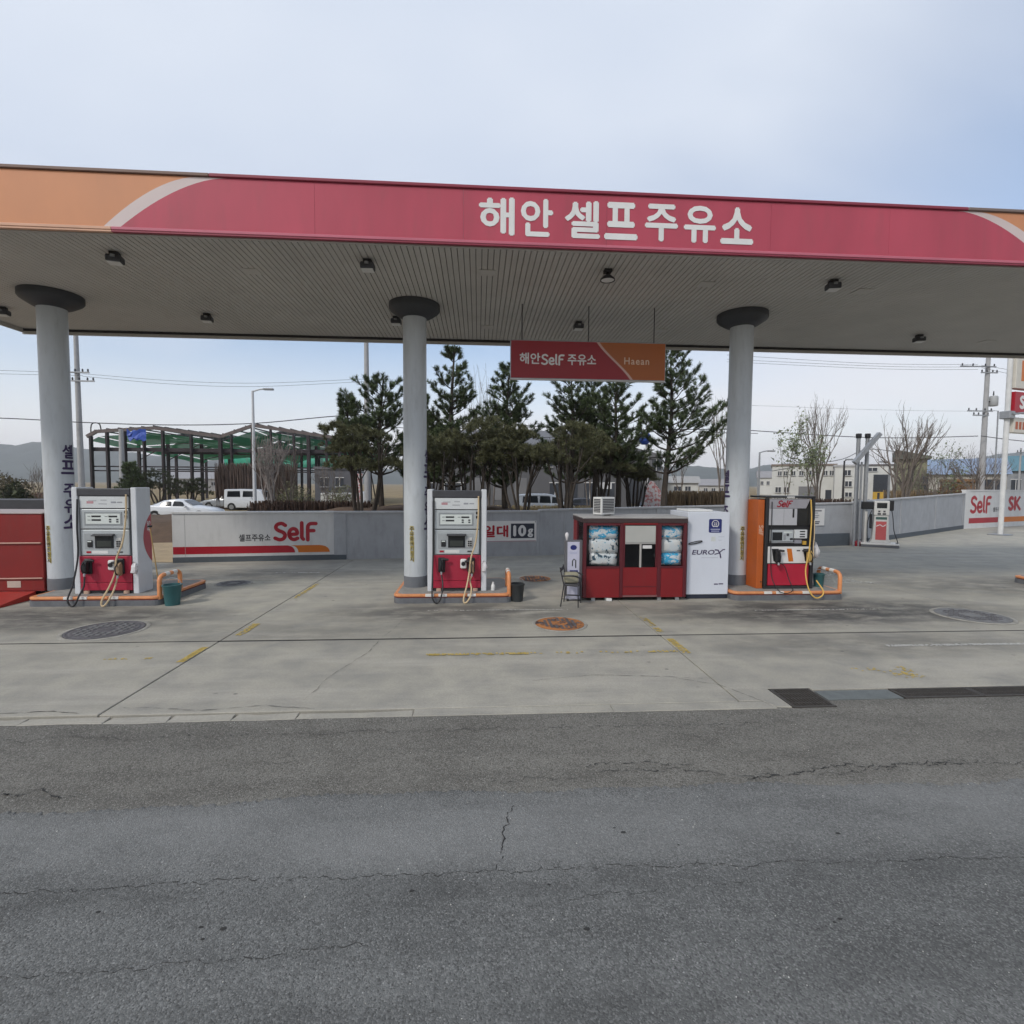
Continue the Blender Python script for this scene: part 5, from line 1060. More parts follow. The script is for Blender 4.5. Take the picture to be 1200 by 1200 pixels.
for i in range(12): bx('cladding_rib', B_GREY, wg, -2.2+i*.38, -2.2+i*.38+.07, -.04, -.002, .5, 5.8)
building('grey_shed', 'low dark grey shed behind the white truck', 369, 412, 550, 58, 10, mat('shed_grey', (.12, .12, .13), .8, .1), row((380, 398), 560, 570, 9), roof_m=(mat('shed_roof', (.15, .15, .16), .7), 0))
building('white_office', 'white office block with a row of windows behind the black dispenser', 905, 978, 546, 72, 12, B_WHITE, row((914,921,930,939,951,966,973), 552, 557, 4)+[(936, 958, 570, 586, 'panel'), (966, 972, 574, 590, 'door')]+row((912, 922), 571, 577, 6), roof_m=(mat('brown_parapet', (.20, .16, .13), .8), 0))
building('white_house', 'plain white block with side windows beside the office', 979, 1003, 547, 66, 10, B_WHITE, row((993,), 551, 557, 7)+row((994,), 564, 570, 7)+row((994,), 577, 582, 7))
building('white_warehouse', 'white warehouse with dark doorway behind the kerosene pump', 1001, 1062, 546, 76, 14, B_WHITE, [(1024, 1040, 556, 590, 'door'), (1017, 1028, 548, 552, 'win'), (1046, 1050, 572, 580, 'win'), (1052, 1060, 570, 580, 'win')], roof_m=(mat('dark_parapet', (.13, .12, .12), .8), 0))
building('olive_shed', 'olive shed overgrown with climbers right of the bare tree', 1054, 1086, 538, 50, 8, B_OLIVE, [(1079, 1086, 556, 580, 'door')], roof='mono', roof_m=(mat('olive_roof', (.12, .12, .10), .8), 1.0))
building('blue_roof_house', 'long low house with a blue sheet roof beyond the wall', 1088, 1176, 556, 56, 9, mat('house_cream', (.42, .40, .36), .8, .1), [(1120, 1140, 562, 580, 'panel'), (1150, 1170, 562, 582, 'door')], roof='gable', roof_m=(B_BLUE, 2.0))
building('brown_hut', 'low brown timber hut in front of the blue roof house', 1106, 1142, 565, 44, 5, B_BROWN, [(1112, 1119, 570, 582, 'door')], roof_m=(mat('hut_roof', (.22, .12, .06), .9), 0))
building('white_cottage', 'small white house with two dark windows right of the pines', 783, 818, 566, 84, 9, B_WHITE, [(790, 798, 570, 575, 'win'), (803, 809, 570, 575, 'win')], roof='gable', roof_m=(mat('cottage_roof', (.33, .32, .30), .8), 1.2))
building('grey_terrace', 'distant pale terrace beyond the reeds left of the right column', 820, 852, 569, 110, 9, mat('terrace_wall', (.42, .41, .39), .8, .1), row((827, 836, 845), 572, 576, 4), roof='gable', roof_m=(mat('terrace_roof', (.28, .27, .27), .8), 1.5))
building('white_apartments', 'distant white low houses left of the office block', 889, 905, 560, 140, 10, B_WHITE, row((893, 900), 564, 568, 3), roof='gable', roof_m=(mat('terrace_roof', (.28, .27, .27), .8), 2.0))
building('teal_roof_house', 'house with dark teal roof at the right picture edge', 1182, 1225, 552, 62, 9, mat('house_grey', (.26, .27, .28), .8, .1), [(1186, 1196, 562, 576, 'win')], roof='gable', roof_m=(mat('teal_roof', (.10, .20, .24), .7), 2.2))
building('far_factory', 'long pale factory roof far off under the hills', 195, 258, 561, 150, 20, mat('far_wall', (.40, .38, .36), .8, .1), row((205, 220, 235, 250), 565, 569, 5), roof='gable', roof_m=(mat('far_roof', (.30, .29, .29), .8), 2.5))

# ================================================================ POLES, LAMPS, CABLES
def zat(px, py, Y): return at(px, py, Y).z
def util_pole(label, px, Y, top, r0, arms, extra=None):
    p = at(px, 600, Y); t = thing('utility_pole', label, 'utility pole', (p.x, Y, 0), 0, 'utility poles beyond the wall'); zt = zat(px, top, Y)
    MB().tube([(0, 0, -.2), (0, 0, zt)], [r0, r0*.62], 14).build('pole', POLE_C, t)
    for y, L, o in arms:
        z = zat(px, y, Y); c = MB().box(-L/2+o, L/2+o, -.22, -.13, z-.05, z+.05).build('crossarm', METAL, t)
        for k in (-.45, -.15, .2, .45): MB().lathe([(.03, .05), (.06, .09), (.05, .16), (.06, .2), (.03, .26)], 8, (L*k+o, -.175, z)).build('insulator', DARKG, c)
    if extra: extra(t, zt)
    return t
util_pole('tall concrete pole with short crossarms just right of the left column', 97, 40, 372, .22, ((437, 1.5, .2), (447, 1.6, .5)))
util_pole('thick concrete pole rising behind the pines left of the middle column', 431, 38, 380, .24, ())
def tr(t, zt):
    z = zat(1147, 470, 44); MB().lathe([(.30, -.45), (.34, -.40), (.34, .35), (.28, .45), (.1, .47)], 18, (.62, -.1, z)).build('transformer', mat('transformer_grey', (.36, .37, .37), .5, dirt=.1), t); bx('bracket', METAL_D, t, .1, .35, -.12, -.02, z-.1, z+.0)
    MB().lathe([(.03, .47), (.06, .6), (.03, .9)], 8, (.6, -.1, z)).build('bushing', DARKG, t)
    MB().tube([(.0, 0, zat(1147, 481, 44)), (1.35, .1, zat(1147, 481, 44)), (1.4, .1, 0)], .06, 8).build('conduit', METAL, t)
util_pole('concrete pole with transformer and crossarms at the right', 1148, 44, 405, .26, ((430, 3.4, -1.1), (437, 1.6, .0), (482, 2.4, -.7), (487, 1.5, -.6)), tr)
util_pole('thin far pole with crossarm beside the right column', 852, 70, 468, .18, ((471, 2.0, 0), (476, 1.4, 0)))
util_pole('short concrete post by the blue tarp in front of the steel frame', 145, 50, 503, .28, ())
util_pole('thin far pole at the right picture edge behind the pylon', 1192, 60, 525, .14, ((530, 1.4, 0),))
def lamp(label, px, Y, top, side, L, r=.09, m=METAL):
    p = at(px, 600, Y); zt = zat(px, top, Y); t = thing('street_lamp', label, 'street lamp', (p.x, Y, 0), 0, 'street lamps beyond the wall')
    MB().tube([(0, 0, -.2), (0, 0, zt)], [r*1.4, r*.8], 10).build('post', m, t); MB().tube(spline([(0, 0, zt-.05), (side*L*.5, 0, zt+.12), (side*L, 0, zt+.14)], 4), r*.55, 8).build('arm', m, t); MB().box(side*L-.35, side*L+.35, -.14, .14, zt+.06, zt+.20).build('lamp_head', mat('lamp_head_grey', (.30, .31, .32), .5), t, .04, 2); return t
lamp('white street lamp post in front of the steel frame building', 299, 38, 458, 1, 1.1, .10, mat('lamp_post_white', (.55, .56, .57), .5))
lamp('street lamp with a curved arm beside the right column', 888, 46, 530, 1, 1.1); lamp('street lamp post behind the kerosene pump', 1040, 40, 543, -1, .5, .08); lamp('dark street lamp post left of the vent pipes', 987, 46, 540, 1, .5, .09, METAL_D)
t = thing('white_mast', 'slim white mast with blue top among the pine trunks', 'mast', (at(757, 600, 34).x, 34, 0)); MB().tube([(0, 0, -.2), (0, 0, zat(757, 520, 34))], .12, 10).build('mast_pole', SIGN_W, t); MB().lathe([(.2, 0), (.42, .25), (.42, .6), (.2, .85)], 12, (-.2, 0, zat(757, 521, 34))).build('blue_top', TARP, t)
def cable(label, pts, Y, r=.018, sag=.0):
    P = [at(x, y, Y if not isinstance(Y, tuple) else Y[0]+(Y[1]-Y[0])*(x-pts[0][0])/(pts[-1][0]-pts[0][0])) for x, y in pts]; o = MB().tube(spline([tuple(p) for p in P], 8), r, 5).build('power_cable', WIRE); tag(o, label, 'cable', 'overhead cables'); return o
cable('thick overhead cable crossing in front of the steel frame building', [(-160,487),(0,490),(97,495),(200,498),(300,496),(431,486),(560,495),(700,503),(852,503)], 39.4, .035)
cable('lower cable sagging across the pine tops towards the right column', [(431,497),(600,513),(760,506),(888,508)], 37.4, .022)
cable('upper thin cable left of the tall concrete pole', [(-160,427),(0,434),(97,437)], 39.6, .012); cable('second thin cable left of the tall concrete pole', [(-160,432),(0,438),(97,440)], 39.6, .012)
cable('upper thin cable between the two left concrete poles', [(97,438),(200,446),(300,449),(431,444)], 39.6, .012); cable('lower thin cable between the two left concrete poles', [(97,441),(200,450),(300,453),(431,447)], 39.5, .012)
cable('cable running level above the kerosene pump to the right pole', [(852,503),(888,505),(1000,512),(1070,513),(1146,511)], 43.6, .035); cable('cable running from the transformer pole to the right edge', [(1150,511),(1200,517),(1300,524)], 43.5, .035)
for i, (a, b) in enumerate(((419, 428), (424, 431), (427, 434))): cable(('highest', 'middle', 'lowest')[i]+' of three cables under the canopy edge at the right', [(852,a-3),(1000,b-3),(1070,b-1),(1146,b-1)], 43.7, .014)
for i, (a, b) in enumerate(((428, 440), (431, 446))): cable(('upper', 'lower')[i]+' short cable between transformer pole and pylon', [(1150,a),(1180,(a+b)/2-1),(1230,b+3)], 43.7, .014)
cable('faint far cable behind the bare trees at the right', [(852,474),(960,478),(1060,481),(1146,482)], 43.7, .009)
cable('cable rising to the vent pipes from the dark lamp post', [(905,552),(945,545),(987,538),(1013,527),(1040,528),(1062,532)], 45.4, .03)

# ================================================================ VEHICLES
def car(label, cat, px, Y, face, st, paint, length, wins, wb, wr=.32, tilt=0, name='parked_car', extra=None):
    """st: stations (x, z belt, z roof, half width, roof half width) nose at +x; face=+1 nose to the right"""
    p = at(px, 600, Y); t = thing(name, label, cat, (p.x, Y, -.14), (0 if face > 0 else math.pi)+tilt, 'vehicles beyond the wall')
    mb = MB(); n = 13; vs = []
    for x, zb, zr_, hw, rw in st:
        ring = [(hw*.80, .22), (hw*.97, .28), (hw, .50), (hw*.99, zb-.08), (hw*.96, zb), (rw+(hw*.96-rw)*.05, zr_-.05), (rw*.86, zr_)]
        full = ring+[(0, zr_+.02)]+[(-a, b) for a, b in ring[::-1]]
        vs += [(x, a, b) for a, b in full]
    n = 15; m = len(st)
    fs = [(i*n+k, i*n+k+1, (i+1)*n+k+1, (i+1)*n+k) for i in range(m-1) for k in range(n-1)]+[((i+1)*n, (i+1)*n+n-1, i*n+n-1, i*n) for i in range(m-1)]
    fs += [tuple(range(n)), tuple((m-1)*n+k for k in range(n-1, -1, -1))]
    mb.add(vs, fs, True); mb.build('body', paint, t)
    def I(x, c): return float(np.interp(x, [s[0] for s in st], [s[c] for s in st]))
    for x0, x1 in wins:
        for s in (-1, 1):
            vs2 = []; N = 8
            for a in range(N+1):
                for u in (.14, .5, .84):
                    x = x0+(x1-x0)*a/N; sl2 = .05*(u-.14)/.7; x = x+sl2*(1-2*a/N)
                    zb, zr_, hw, rw = I(x, 1), I(x, 2), I(x, 3), I(x, 4); zz_ = zb+(zr_-.05-zb)*u; yy = hw*.96+(rw+(hw*.96-rw)*.05-hw*.96)*u
                    vs2.append((x, s*(yy+.016), zz_+.006))
            MB().add(vs2, [(a*3+b, a*3+b+1, a*3+b+4, a*3+b+3) for a in range(N) for b in range(2)]).build('window', GLASS_C, t)
    for s, ws in ((1, 'windscreen'), (-1, 'rear_window')):
        i0 = max((i for i in range(m) if st[i][2]-st[i][1] < .12 and st[i][0]*s > 0), key=lambda i: -abs(st[i][0]), default=None)
        if i0 is None: continue
        j = i0-s if 0 <= i0-s < m else i0
        a, b = st[i0], st[j]
        q = [(a[0]+(b[0]-a[0])*u+s*.02, y*(hwf), a[2]+(b[2]-a[2])*u+.03) for u, y, hwf in ((.12, -1, a[3]*.8), (.12, 1, a[3]*.8), (.88, 1, b[4]*.86), (.88, -1, b[4]*.86))]
        MB().add(q, [(0,1,2,3)]).build(ws, GLASS_C, t)
    for x in wb:
        for s in (-1, 1):
            hw = I(x, 3); MB().tube([(x, s*(hw-.12), wr+.02), (x, s*(hw+.004), wr+.02)], wr*1.16, 22).build('wheel_arch', BLACK, t)
            wh = MB().tube([(x, s*(hw-.20), wr), (x, s*(hw+.015), wr)], wr, 22).build('wheel', TYRE, t); MB().tube([(x, s*(hw+.0155), wr), (x, s*(hw+.024), wr)], wr*.66, 16).build('rim', RIM, wh)
    xf, xr = st[-1], st[0]
    for s in (-1, 1):
        bx('headlight', LAMP_W, t, xf[0]-.12, xf[0]+.012, s*xf[3]*.55-.16, s*xf[3]*.55+.16, xf[1]-.20, xf[1]-.06); bx('taillight', LAMP_R, t, xr[0]-.012, xr[0]+.10, s*xr[3]*.7-.12, s*xr[3]*.7+.12, xr[1]-.22, xr[1]-.04)
    for s in (-1, 1): bx('door_mirror', paint, t, .55, .68, s*(I(.6, 3)+.10)-.08, s*(I(.6, 3)+.10)+.08, I(.6, 1)-.02, I(.6, 1)+.12, .03)
    if extra: extra(t)
    return t
SEDAN = [(-2.38,.78,.82,.70,.60),(-2.30,.95,.99,.80,.70),(-1.72,.99,1.05,.88,.74),(-.95,.96,1.37,.90,.68),(-.35,.94,1.45,.91,.70),(.20,.93,1.42,.91,.69),(1.02,.93,1.0,.90,.74),(1.9,.83,.87,.87,.74),(2.28,.70,.74,.80,.66),(2.40,.52,.56,.70,.55)]
VAN = [(-2.35,1.05,1.30,.80,.70),(-2.28,1.08,1.78,.90,.76),(-1.5,1.06,1.86,.95,.78),(.0,1.04,1.86,.95,.78),(.75,1.02,1.74,.95,.74),(1.55,1.0,1.08,.93,.72),(2.15,.90,.94,.88,.7),(2.38,.70,.74,.78,.6)]
BOXV = [(-1.9,1.15,1.75,.80,.72),(-1.85,1.15,1.95,.88,.80),(-.5,1.15,1.98,.90,.80),(1.0,1.15,1.96,.90,.79),(1.45,1.12,1.80,.89,.75),(1.75,1.05,1.15,.86,.7),(1.95,.8,.85,.8,.6)]
car('white sedan parked beyond the left end of the SelF wall', 'car', 216, 36.5, 1, SEDAN, CAR_W, 4.7, ((-1.12,-.36),(-.28,.66)), (-1.42, 1.42))
car('white box van beside the lamp post', 'van', 292, 50, 1, BOXV, CAR_W, 3.9, ((-1.6,-.4),(-.2,.9)), (-1.2, 1.2), name='parked_van')
car('silver minivan parked behind the pine trunks', 'minivan', 640, 41, 1, VAN, CAR_S, 4.75, ((-2.0,-.75),(-.65,.25),(.32,1.1)), (-1.4, 1.45), name='parked_van')
car('dark car half hidden behind the silver minivan', 'car', 684, 45, 1, SEDAN, CAR_D, 4.7, ((-1.12,-.36),(-.28,.66)), (-1.42, 1.42))
car('white sedan behind the air conditioner on the booth', 'car', 762, 37.5, -1, SEDAN, CAR_W, 4.7, ((-1.12,-.36),(-.28,.66)), (-1.42, 1.42))
car('white hatchback beside the middle dispenser', 'car', 549, 30, 1, SEDAN, mat('car_white_hatch', (.60, .61, .62), .25, .02), 4.7, ((-1.12,-.36),(-.28,.66)), (-1.42, 1.42))
car('white car behind the kerosene pump', 'car', 1012, 36, 1, SEDAN, mat('car_white_right', (.58, .60, .62), .25, .02), 4.7, ((-1.12,-.36),(-.28,.66)), (-1.42, 1.42))
car('silver hatchback parked left of the white box van', 'car', 268, 52, -1, SEDAN, CAR_S, 4.7, ((-1.12,-.36),(-.28,.66)), (-1.42, 1.42))
def truck():
    p = at(408, 600, 46); t = thing('parked_truck', 'small white truck with a covered load bed behind the bank', 'truck', (p.x, 46, -.14), 0, 'vehicles beyond the wall')
    MB().prism_xz([(.62, .45), (1.75, .45), (1.78, 1.0), (1.55, 1.85), (.62, 1.90)], -.82, .82).build('cab', CAR_W, t, .06, 2); MB().prism_xz([(.80, 1.12), (1.45, 1.12), (1.34, 1.72), (.80, 1.74)], -.832, -.824).build('window', GLASS_C, t)
    TP = NT('load_cover_netting'); v = TP.vor(2.6, 'DISTANCE_TO_EDGE'); TP.done(TP.mix(TP.rng(v.outputs['Distance'], .03, .08), (.12, .12, .11), (.48, .48, .45)), .8)
    bx('load_cover', _M['load_cover_netting'], t, -2.15, .55, -.80, .80, .75, 1.75, .10, 3); bx('chassis', METAL_D, t, -2.1, 1.6, -.7, .7, .38, .70); bx('bumper', CAR_W, t, 1.76, 1.86, -.8, .8, .40, .62, .02)
    for x in (-1.45, 1.1):
        for s in (-1, 1): wh = MB().tube([(x, s*.62, .36), (x, s*.835, .36)], .36, 20).build('wheel', TYRE, t); MB().tube([(x, s*.836, .36), (x, s*.845, .36)], .22, 14).build('rim', RIM, wh)
truck()
PRN = NT('printed_banner_pink'); v = PRN.noise(5, 4, .7); PRN.done(PRN.mix(PRN.rng(v, .48, .56), (.58, .55, .54), (.46, .16, .15)), .7)
t = thing('upright_banner', 'upright red and white banner beside the white truck', 'banner', (at(419, 600, 36).x, 36, 0)); MB().tube([(-.35, 0, -.2), (-.35, 0, zat(419, 553, 36))], .03, 6).build('pole', METAL, t); bx('cloth', _M['printed_banner_pink'], t, -.32, .35, -.02, .02, .9, zat(419, 555, 36))
t = thing('tilted_sign', 'red and white leaning roadside sign behind the booth', 'sign', (at(764, 600, 33).x, 33, 0)); MB().prism_xz([(-.85, .6), (.75, .6), (.55, zat(764, 575, 33)), (-.05, zat(764, 562, 33)), (-.45, zat(764, 572, 33))], -.03, .03).build('board', _M['printed_banner_pink'], t); bx('leg', METAL, t, -.5, -.44, .03, .08, -.2, 1.2); bx('leg', METAL, t, .4, .46, .03, .08, -.2, 1.2)
t = thing('site_sign', 'tiny white signboard on posts among the pine trunks', 'sign', (at(706, 600, 40).x, 40, 0)); bx('board', SIGN_W, t, -.7, .7, -.03, .03, 2.15, 2.65); bx('leg', METAL_D, t, -.05, .05, .031, .09, -.2, 2.6)
t = thing('yellow_barrier', 'small yellow and orange barrier above the kerosene pump', 'barrier', (at(1028, 600, 34).x, 34, 0)); bx('board', mat('barrier_yellow', (.55, .33, .05), .5), t, -.35, .35, -.05, .05, 1.3, 2.1); bx('stripe', DARKG, t, -.1, .08, -.055, -.0505, 1.35, 2.05); bx('leg', METAL_D, t, -.25, .25, -.1, .1, -.2, 1.3)

# ================================================================ TREES
def needles(mb_v, mb_f, c, d, rs, n, ln, wd, spread=1.0, seg=.22):
    """tuft of needles round a shoot of length seg at c along d"""
    d = d/np.linalg.norm(d); t = rs.rand(n); base = c+np.outer(t*seg, d)
    r = rs.randn(n, 3); r -= np.outer(r@d, d); r /= np.linalg.norm(r, axis=1)[:, None]+1e-9
    dirv = d*(.55+.5*rs.rand(n)[:, None])+r*spread*(.6+.6*rs.rand(n)[:, None]); dirv /= np.linalg.norm(dirv, axis=1)[:, None]
    L = ln*(.7+.6*rs.rand(n))[:, None]; side = np.cross(dirv, rs.randn(n, 3)); side /= np.linalg.norm(side, axis=1)[:, None]+1e-9
    tip = base+dirv*L; a = base+side*wd*.5; b = base-side*wd*.5
    o = mb_v[0]; mb_v[1].append(np.stack([a, b, tip], 1).reshape(-1, 3)); mb_v[0] += 3*n
def fast_mesh(chunks):
    V = np.concatenate(chunks).astype(np.float32); nf = len(V)//3; me = bpy.data.meshes.new('crown'); me.vertices.add(len(V)); me.vertices.foreach_set('co', V.ravel())
    me.loops.add(len(V)); me.loops.foreach_set('vertex_index', np.arange(len(V), dtype=np.int32)); me.polygons.add(nf); me.polygons.foreach_set('loop_start', np.arange(0, len(V), 3, dtype=np.int32)); me.update(calc_edges=True); me.validate(); return me
def pine(label, px, Y, apex, half, base_f, seed, lean=0.0, bend=.3, group='pine trees behind the wall', dens=1.0, skew=0.0, needle=NEEDLE):
    rs = np.random.RandomState(seed); p = at(px, 600, Y); H = zat(px, apex, Y)+.14; W = half/600*Y*1.18; base_f = max(.15, base_f-.05)
    t = thing('pine_tree', label, 'pine tree', (p.x, Y, -.14), 0, group); tm = MB(); acc = [0, []]
    ph = rs.rand()*6; tp = lambda f: np.array([lean*f*H+bend*math.sin(f*4.2+ph)*f*(1-f*.5), bend*.6*math.cos(f*3.5+ph)*f, f*H])
    tm.tube([tp(f) for f in np.linspace(0, .97, 14)], [.17*(1-f)**.8*H/9+.02 for f in np.linspace(0, .97, 14)], 8)
    f = base_f
    while f < .985:
        g = (f-base_f)/(1-base_f); prof = (1-g)**.62*(.7+.3*min(1, g*4+.35)); nb = int(rs.randint(5, 8)*(1 if g < .8 else .8))
        a0 = rs.rand()*6.28
        for k in range(nb):
            if rs.rand() > dens*.86: continue
            az = a0+6.28*k/nb+rs.randn()*.35; Lb = max(.25, W*prof*(.35+.85*rs.rand())*(1+skew*math.cos(az))); st = tp(f); out = np.array([math.cos(az), math.sin(az), 0])
            up = .12+.35*g+rs.rand()*.18; pts = [st+out*Lb*u+np.array([0, 0, Lb*(up*u+.38*u*u*u)]) for u in (0, .35, .7, 1)]
            tm.tube(pts, [.045*(1-g)+.016, .03*(1-g)+.013, .016, .008], 5)
            P = [np.array(q) for q in pts]
            needles(acc, None, P[3], P[3]-P[2]+np.array([0, 0, .25*Lb]), rs, 60, .19, .024)
            ns = 3+int(Lb/.20)
            for s in range(ns):
                u = .30+.65*(s+rs.rand())/ns; i = min(2, int(u*3)); b = P[i]+(P[i+1]-P[i])*(u*3-i)
                sd = out*.5+np.array([-out[1], out[0], 0])*rs.choice([-1, 1])*(.5+.5*rs.rand())+np.array([0, 0, .35+.5*rs.rand()]); sd /= np.linalg.norm(sd); sl_ = min(.75, .22+.30*Lb*rs.rand())
                e = b+sd*sl_; tm.tube([b, e], [.010, .006], 4)
                needles(acc, None, e-sd*.12, sd+np.array([0, 0, .35]), rs, 55, .19, .024)
                if sl_ > .34: needles(acc, None, b+sd*sl_*.45, sd+rs.randn(3)*.2+np.array([0, 0, .3]), rs, 44, .18, .024)
        f += (.026+.05*rs.rand())*(1 if H > 7 else 1.25)
    needles(acc, None, tp(.96), np.array([0, 0, 1.]), rs, 60, .17, .018, .7, .4)
    tm.build('trunk', BARK, t); put('crown', fast_mesh(acc[1]), needle, t)
    return t
pine('pine with a forked top left of the middle column', 447, 27, 438, 42, .42, 1, .01)
pine('tallest pine right behind the middle column', 531, 27, 404, 36, .30, 2, .0)
pine('pine with a slim top left of the hanging sign', 592, 27.5, 428, 40, .32, 3, .005)
pine('pine whose top is hidden by the hanging sign', 668, 27, 436, 38, .36, 4, .0)
pine('crooked pine rising from behind the booth roof', 722, 26, 436, 38, .42, 5, .012, .5)
pine('crooked leaning pine with open trunk right of the hanging sign', 778, 25.5, 416, 50, .40, 6, .008, .55, skew=.35)
pine('small pine shoot left of the forked pine', 414, 28, 466, 16, .5, 7, -.015)
pine('slim pine wedged between the two column side pines', 494, 28.5, 470, 26, .4, 8)
pine('pine filling the gap left of the crooked pine', 695, 28.5, 452, 30, .45, 9)
pine('young spruce-like pine in front of the steel frame', 152, 44, 545, 12, .15, 10)
def dome_pine(label, px, Y, top, half, low, seed, nst=7, needle=NEEDLE_O, nt=620, group='low umbrella pines behind the wall'):
    rs = np.random.RandomState(seed); p = at(px, 600, Y); H = zat(px, top, Y)+.14; W = half/600*Y; zl = zat(px, low, Y)+.14
    t = thing('umbrella_pine', label, 'pine tree', (p.x, Y, -.14), 0, group); tm = MB(); acc = [0, []]
    for k in range(nst):
        az = 6.28*k/nst+rs.randn()*.3; r = W*(.25+.6*rs.rand()); e = np.array([r*math.cos(az), r*math.sin(az), zl+(H-zl)*(.4+.4*(1-r/W))]); m = e*np.array([.5, .5, .45])+rs.randn(3)*np.array([.12, .12, .1])
        tm.tube(spline([(rs.randn()*.06, rs.randn()*.06, 0), tuple(m), tuple(e)], 4), [.10-.075*i/8 for i in range(9)], 6)
        for q in range(4):
            e2 = e+rs.randn(3)*np.array([.45, .45, .25])*W*.5; tm.tube([m+(e-m)*rs.rand(), e2], [.03, .01], 4)
    lob = [(rs.uniform(-.75, .75)*W, rs.uniform(-.7, .7)*W, rs.uniform(.15, .95), rs.uniform(.34, .60)*W) for _ in range(13)]
    for k in range(nt):
        cx, cy, hz, lr = lob[rs.randint(13)]; v = rs.randn(3); v /= np.linalg.norm(v); v[2] = abs(v[2])*1.0-.25; rr = lr*(.6+.45*rs.rand())
        c = np.array([cx+v[0]*rr, cy+v[1]*rr, zl+(H-zl)*hz*(1-.35*(math.hypot(cx, cy)/W)**2)+v[2]*rr*.55])
        needles(acc, None, c, v+np.array([0, 0, .55]), rs, 46, .17, .020, 1.0, .2)
    tm.build('trunk', BARK, t); put('crown', fast_mesh(acc[1]), needle, t); return t
for i, (px, Y, tp_, hf, lo, lb) in enumerate(((425, 23, 490, 42, 560, 'low umbrella pine left of the middle column'), (510, 23.5, 496, 34, 562, 'low umbrella pine hiding behind the middle column'), (556, 24, 492, 38, 560, 'low umbrella pine behind the middle dispenser'), (612, 23.5, 504, 38, 560, 'low umbrella pine over the silver minivan tail'),
        (662, 23, 496, 44, 558, 'low umbrella pine over the silver minivan nose'), (704, 25.5, 514, 26, 560, 'low umbrella pine left of the air conditioner'), (742, 30, 532, 22, 568, 'small umbrella pine between the crooked pines'))): dome_pine(lb, px, Y, tp_, hf, lo, 30+i)
for i, (px, Y, tp_, hf, lo, lb) in enumerate(((188, 47, 553, 22, 580, 'round dark pine behind the white sedan roof'), (220, 45, 556, 18, 584, 'round dark pine above the white sedan bonnet'), (163, 49, 562, 14, 582, 'small dark pine beside the short concrete post'))): dome_pine(lb, px, Y, tp_, hf, lo, 60+i, 5, BUSH, 300, 'round pines by the steel frame')
def bush(name, label, px, Y, top, half, m, seed, n=2600, group=None, leaf=.10, flat=1.0):
    rs = np.random.RandomState(seed); p = at(px, 600, Y); H = zat(px, top, Y)+.14; W = half/600*Y; t = thing(name, label, 'bush', (p.x, Y, -.14), 0, group); tm = MB(); ch = []
    for k in range(9): az = rs.rand()*6.28; tm.tube([(0, 0, 0), (W*.5*math.cos(az), W*.5*math.sin(az), H*.55), (W*.8*math.cos(az), W*.8*math.sin(az), H*.85)], [.04, .025, .01], 4)
    v = rs.randn(n, 3); v /= np.linalg.norm(v, axis=1)[:, None]; r = (rs.rand(n)**.4)[:, None]; bump_ = 1+.18*np.sin(v[:, :1]*5+seed)*np.cos(v[:, 1:2]*4)
    c = v*r*bump_*np.array([W, W, H*.5])+np.array([0, 0, H*.5]); a = rs.randn(n, 3)*leaf; b = rs.randn(n, 3)*leaf
    ch.append(np.stack([c, c+a, c+b], 1).reshape(-1, 3)); tm.build('trunk', BARK_G, t); put('crown', fast_mesh(ch), m, t); return t
bush('round_bush', 'round dark green bush above the red steel box', 18, 27, 567, 15, BUSH, 1, 5000, 'bushes beyond the wall', .07); bush('brown_bush', 'loose brown green bush behind the round bush', 8, 40, 555, 24, mat('brown_green_leaves', (.09, .075, .04), .8, .3, 1, island=.4), 2, 3500, 'bushes beyond the wall', .10)
bush('olive_bush', 'straggly olive bush below the steel frame', 345, 40, 566, 22, mat('olive_leaves', (.12, .12, .06), .8, .3, 1, island=.4), 3, 1800, 'bushes beyond the wall', .07); bush('olive_bush', 'pale olive bush beside the dark grey shed', 398, 44, 566, 16, _M['olive_leaves'], 4, 1500, 'bushes beyond the wall', .07)
bush('climber_bush', 'climber covered shrub against the olive shed', 1066, 46, 545, 14, mat('climber_leaves', (.11, .115, .07), .8, .3, 1, island=.4), 5, 2200, 'bushes beyond the wall', .08); bush('brown_bush', 'rust brown bush near the timber hut', 1120, 40, 562, 20, DRYLEAF, 6, 1800, 'bushes beyond the wall', .08)
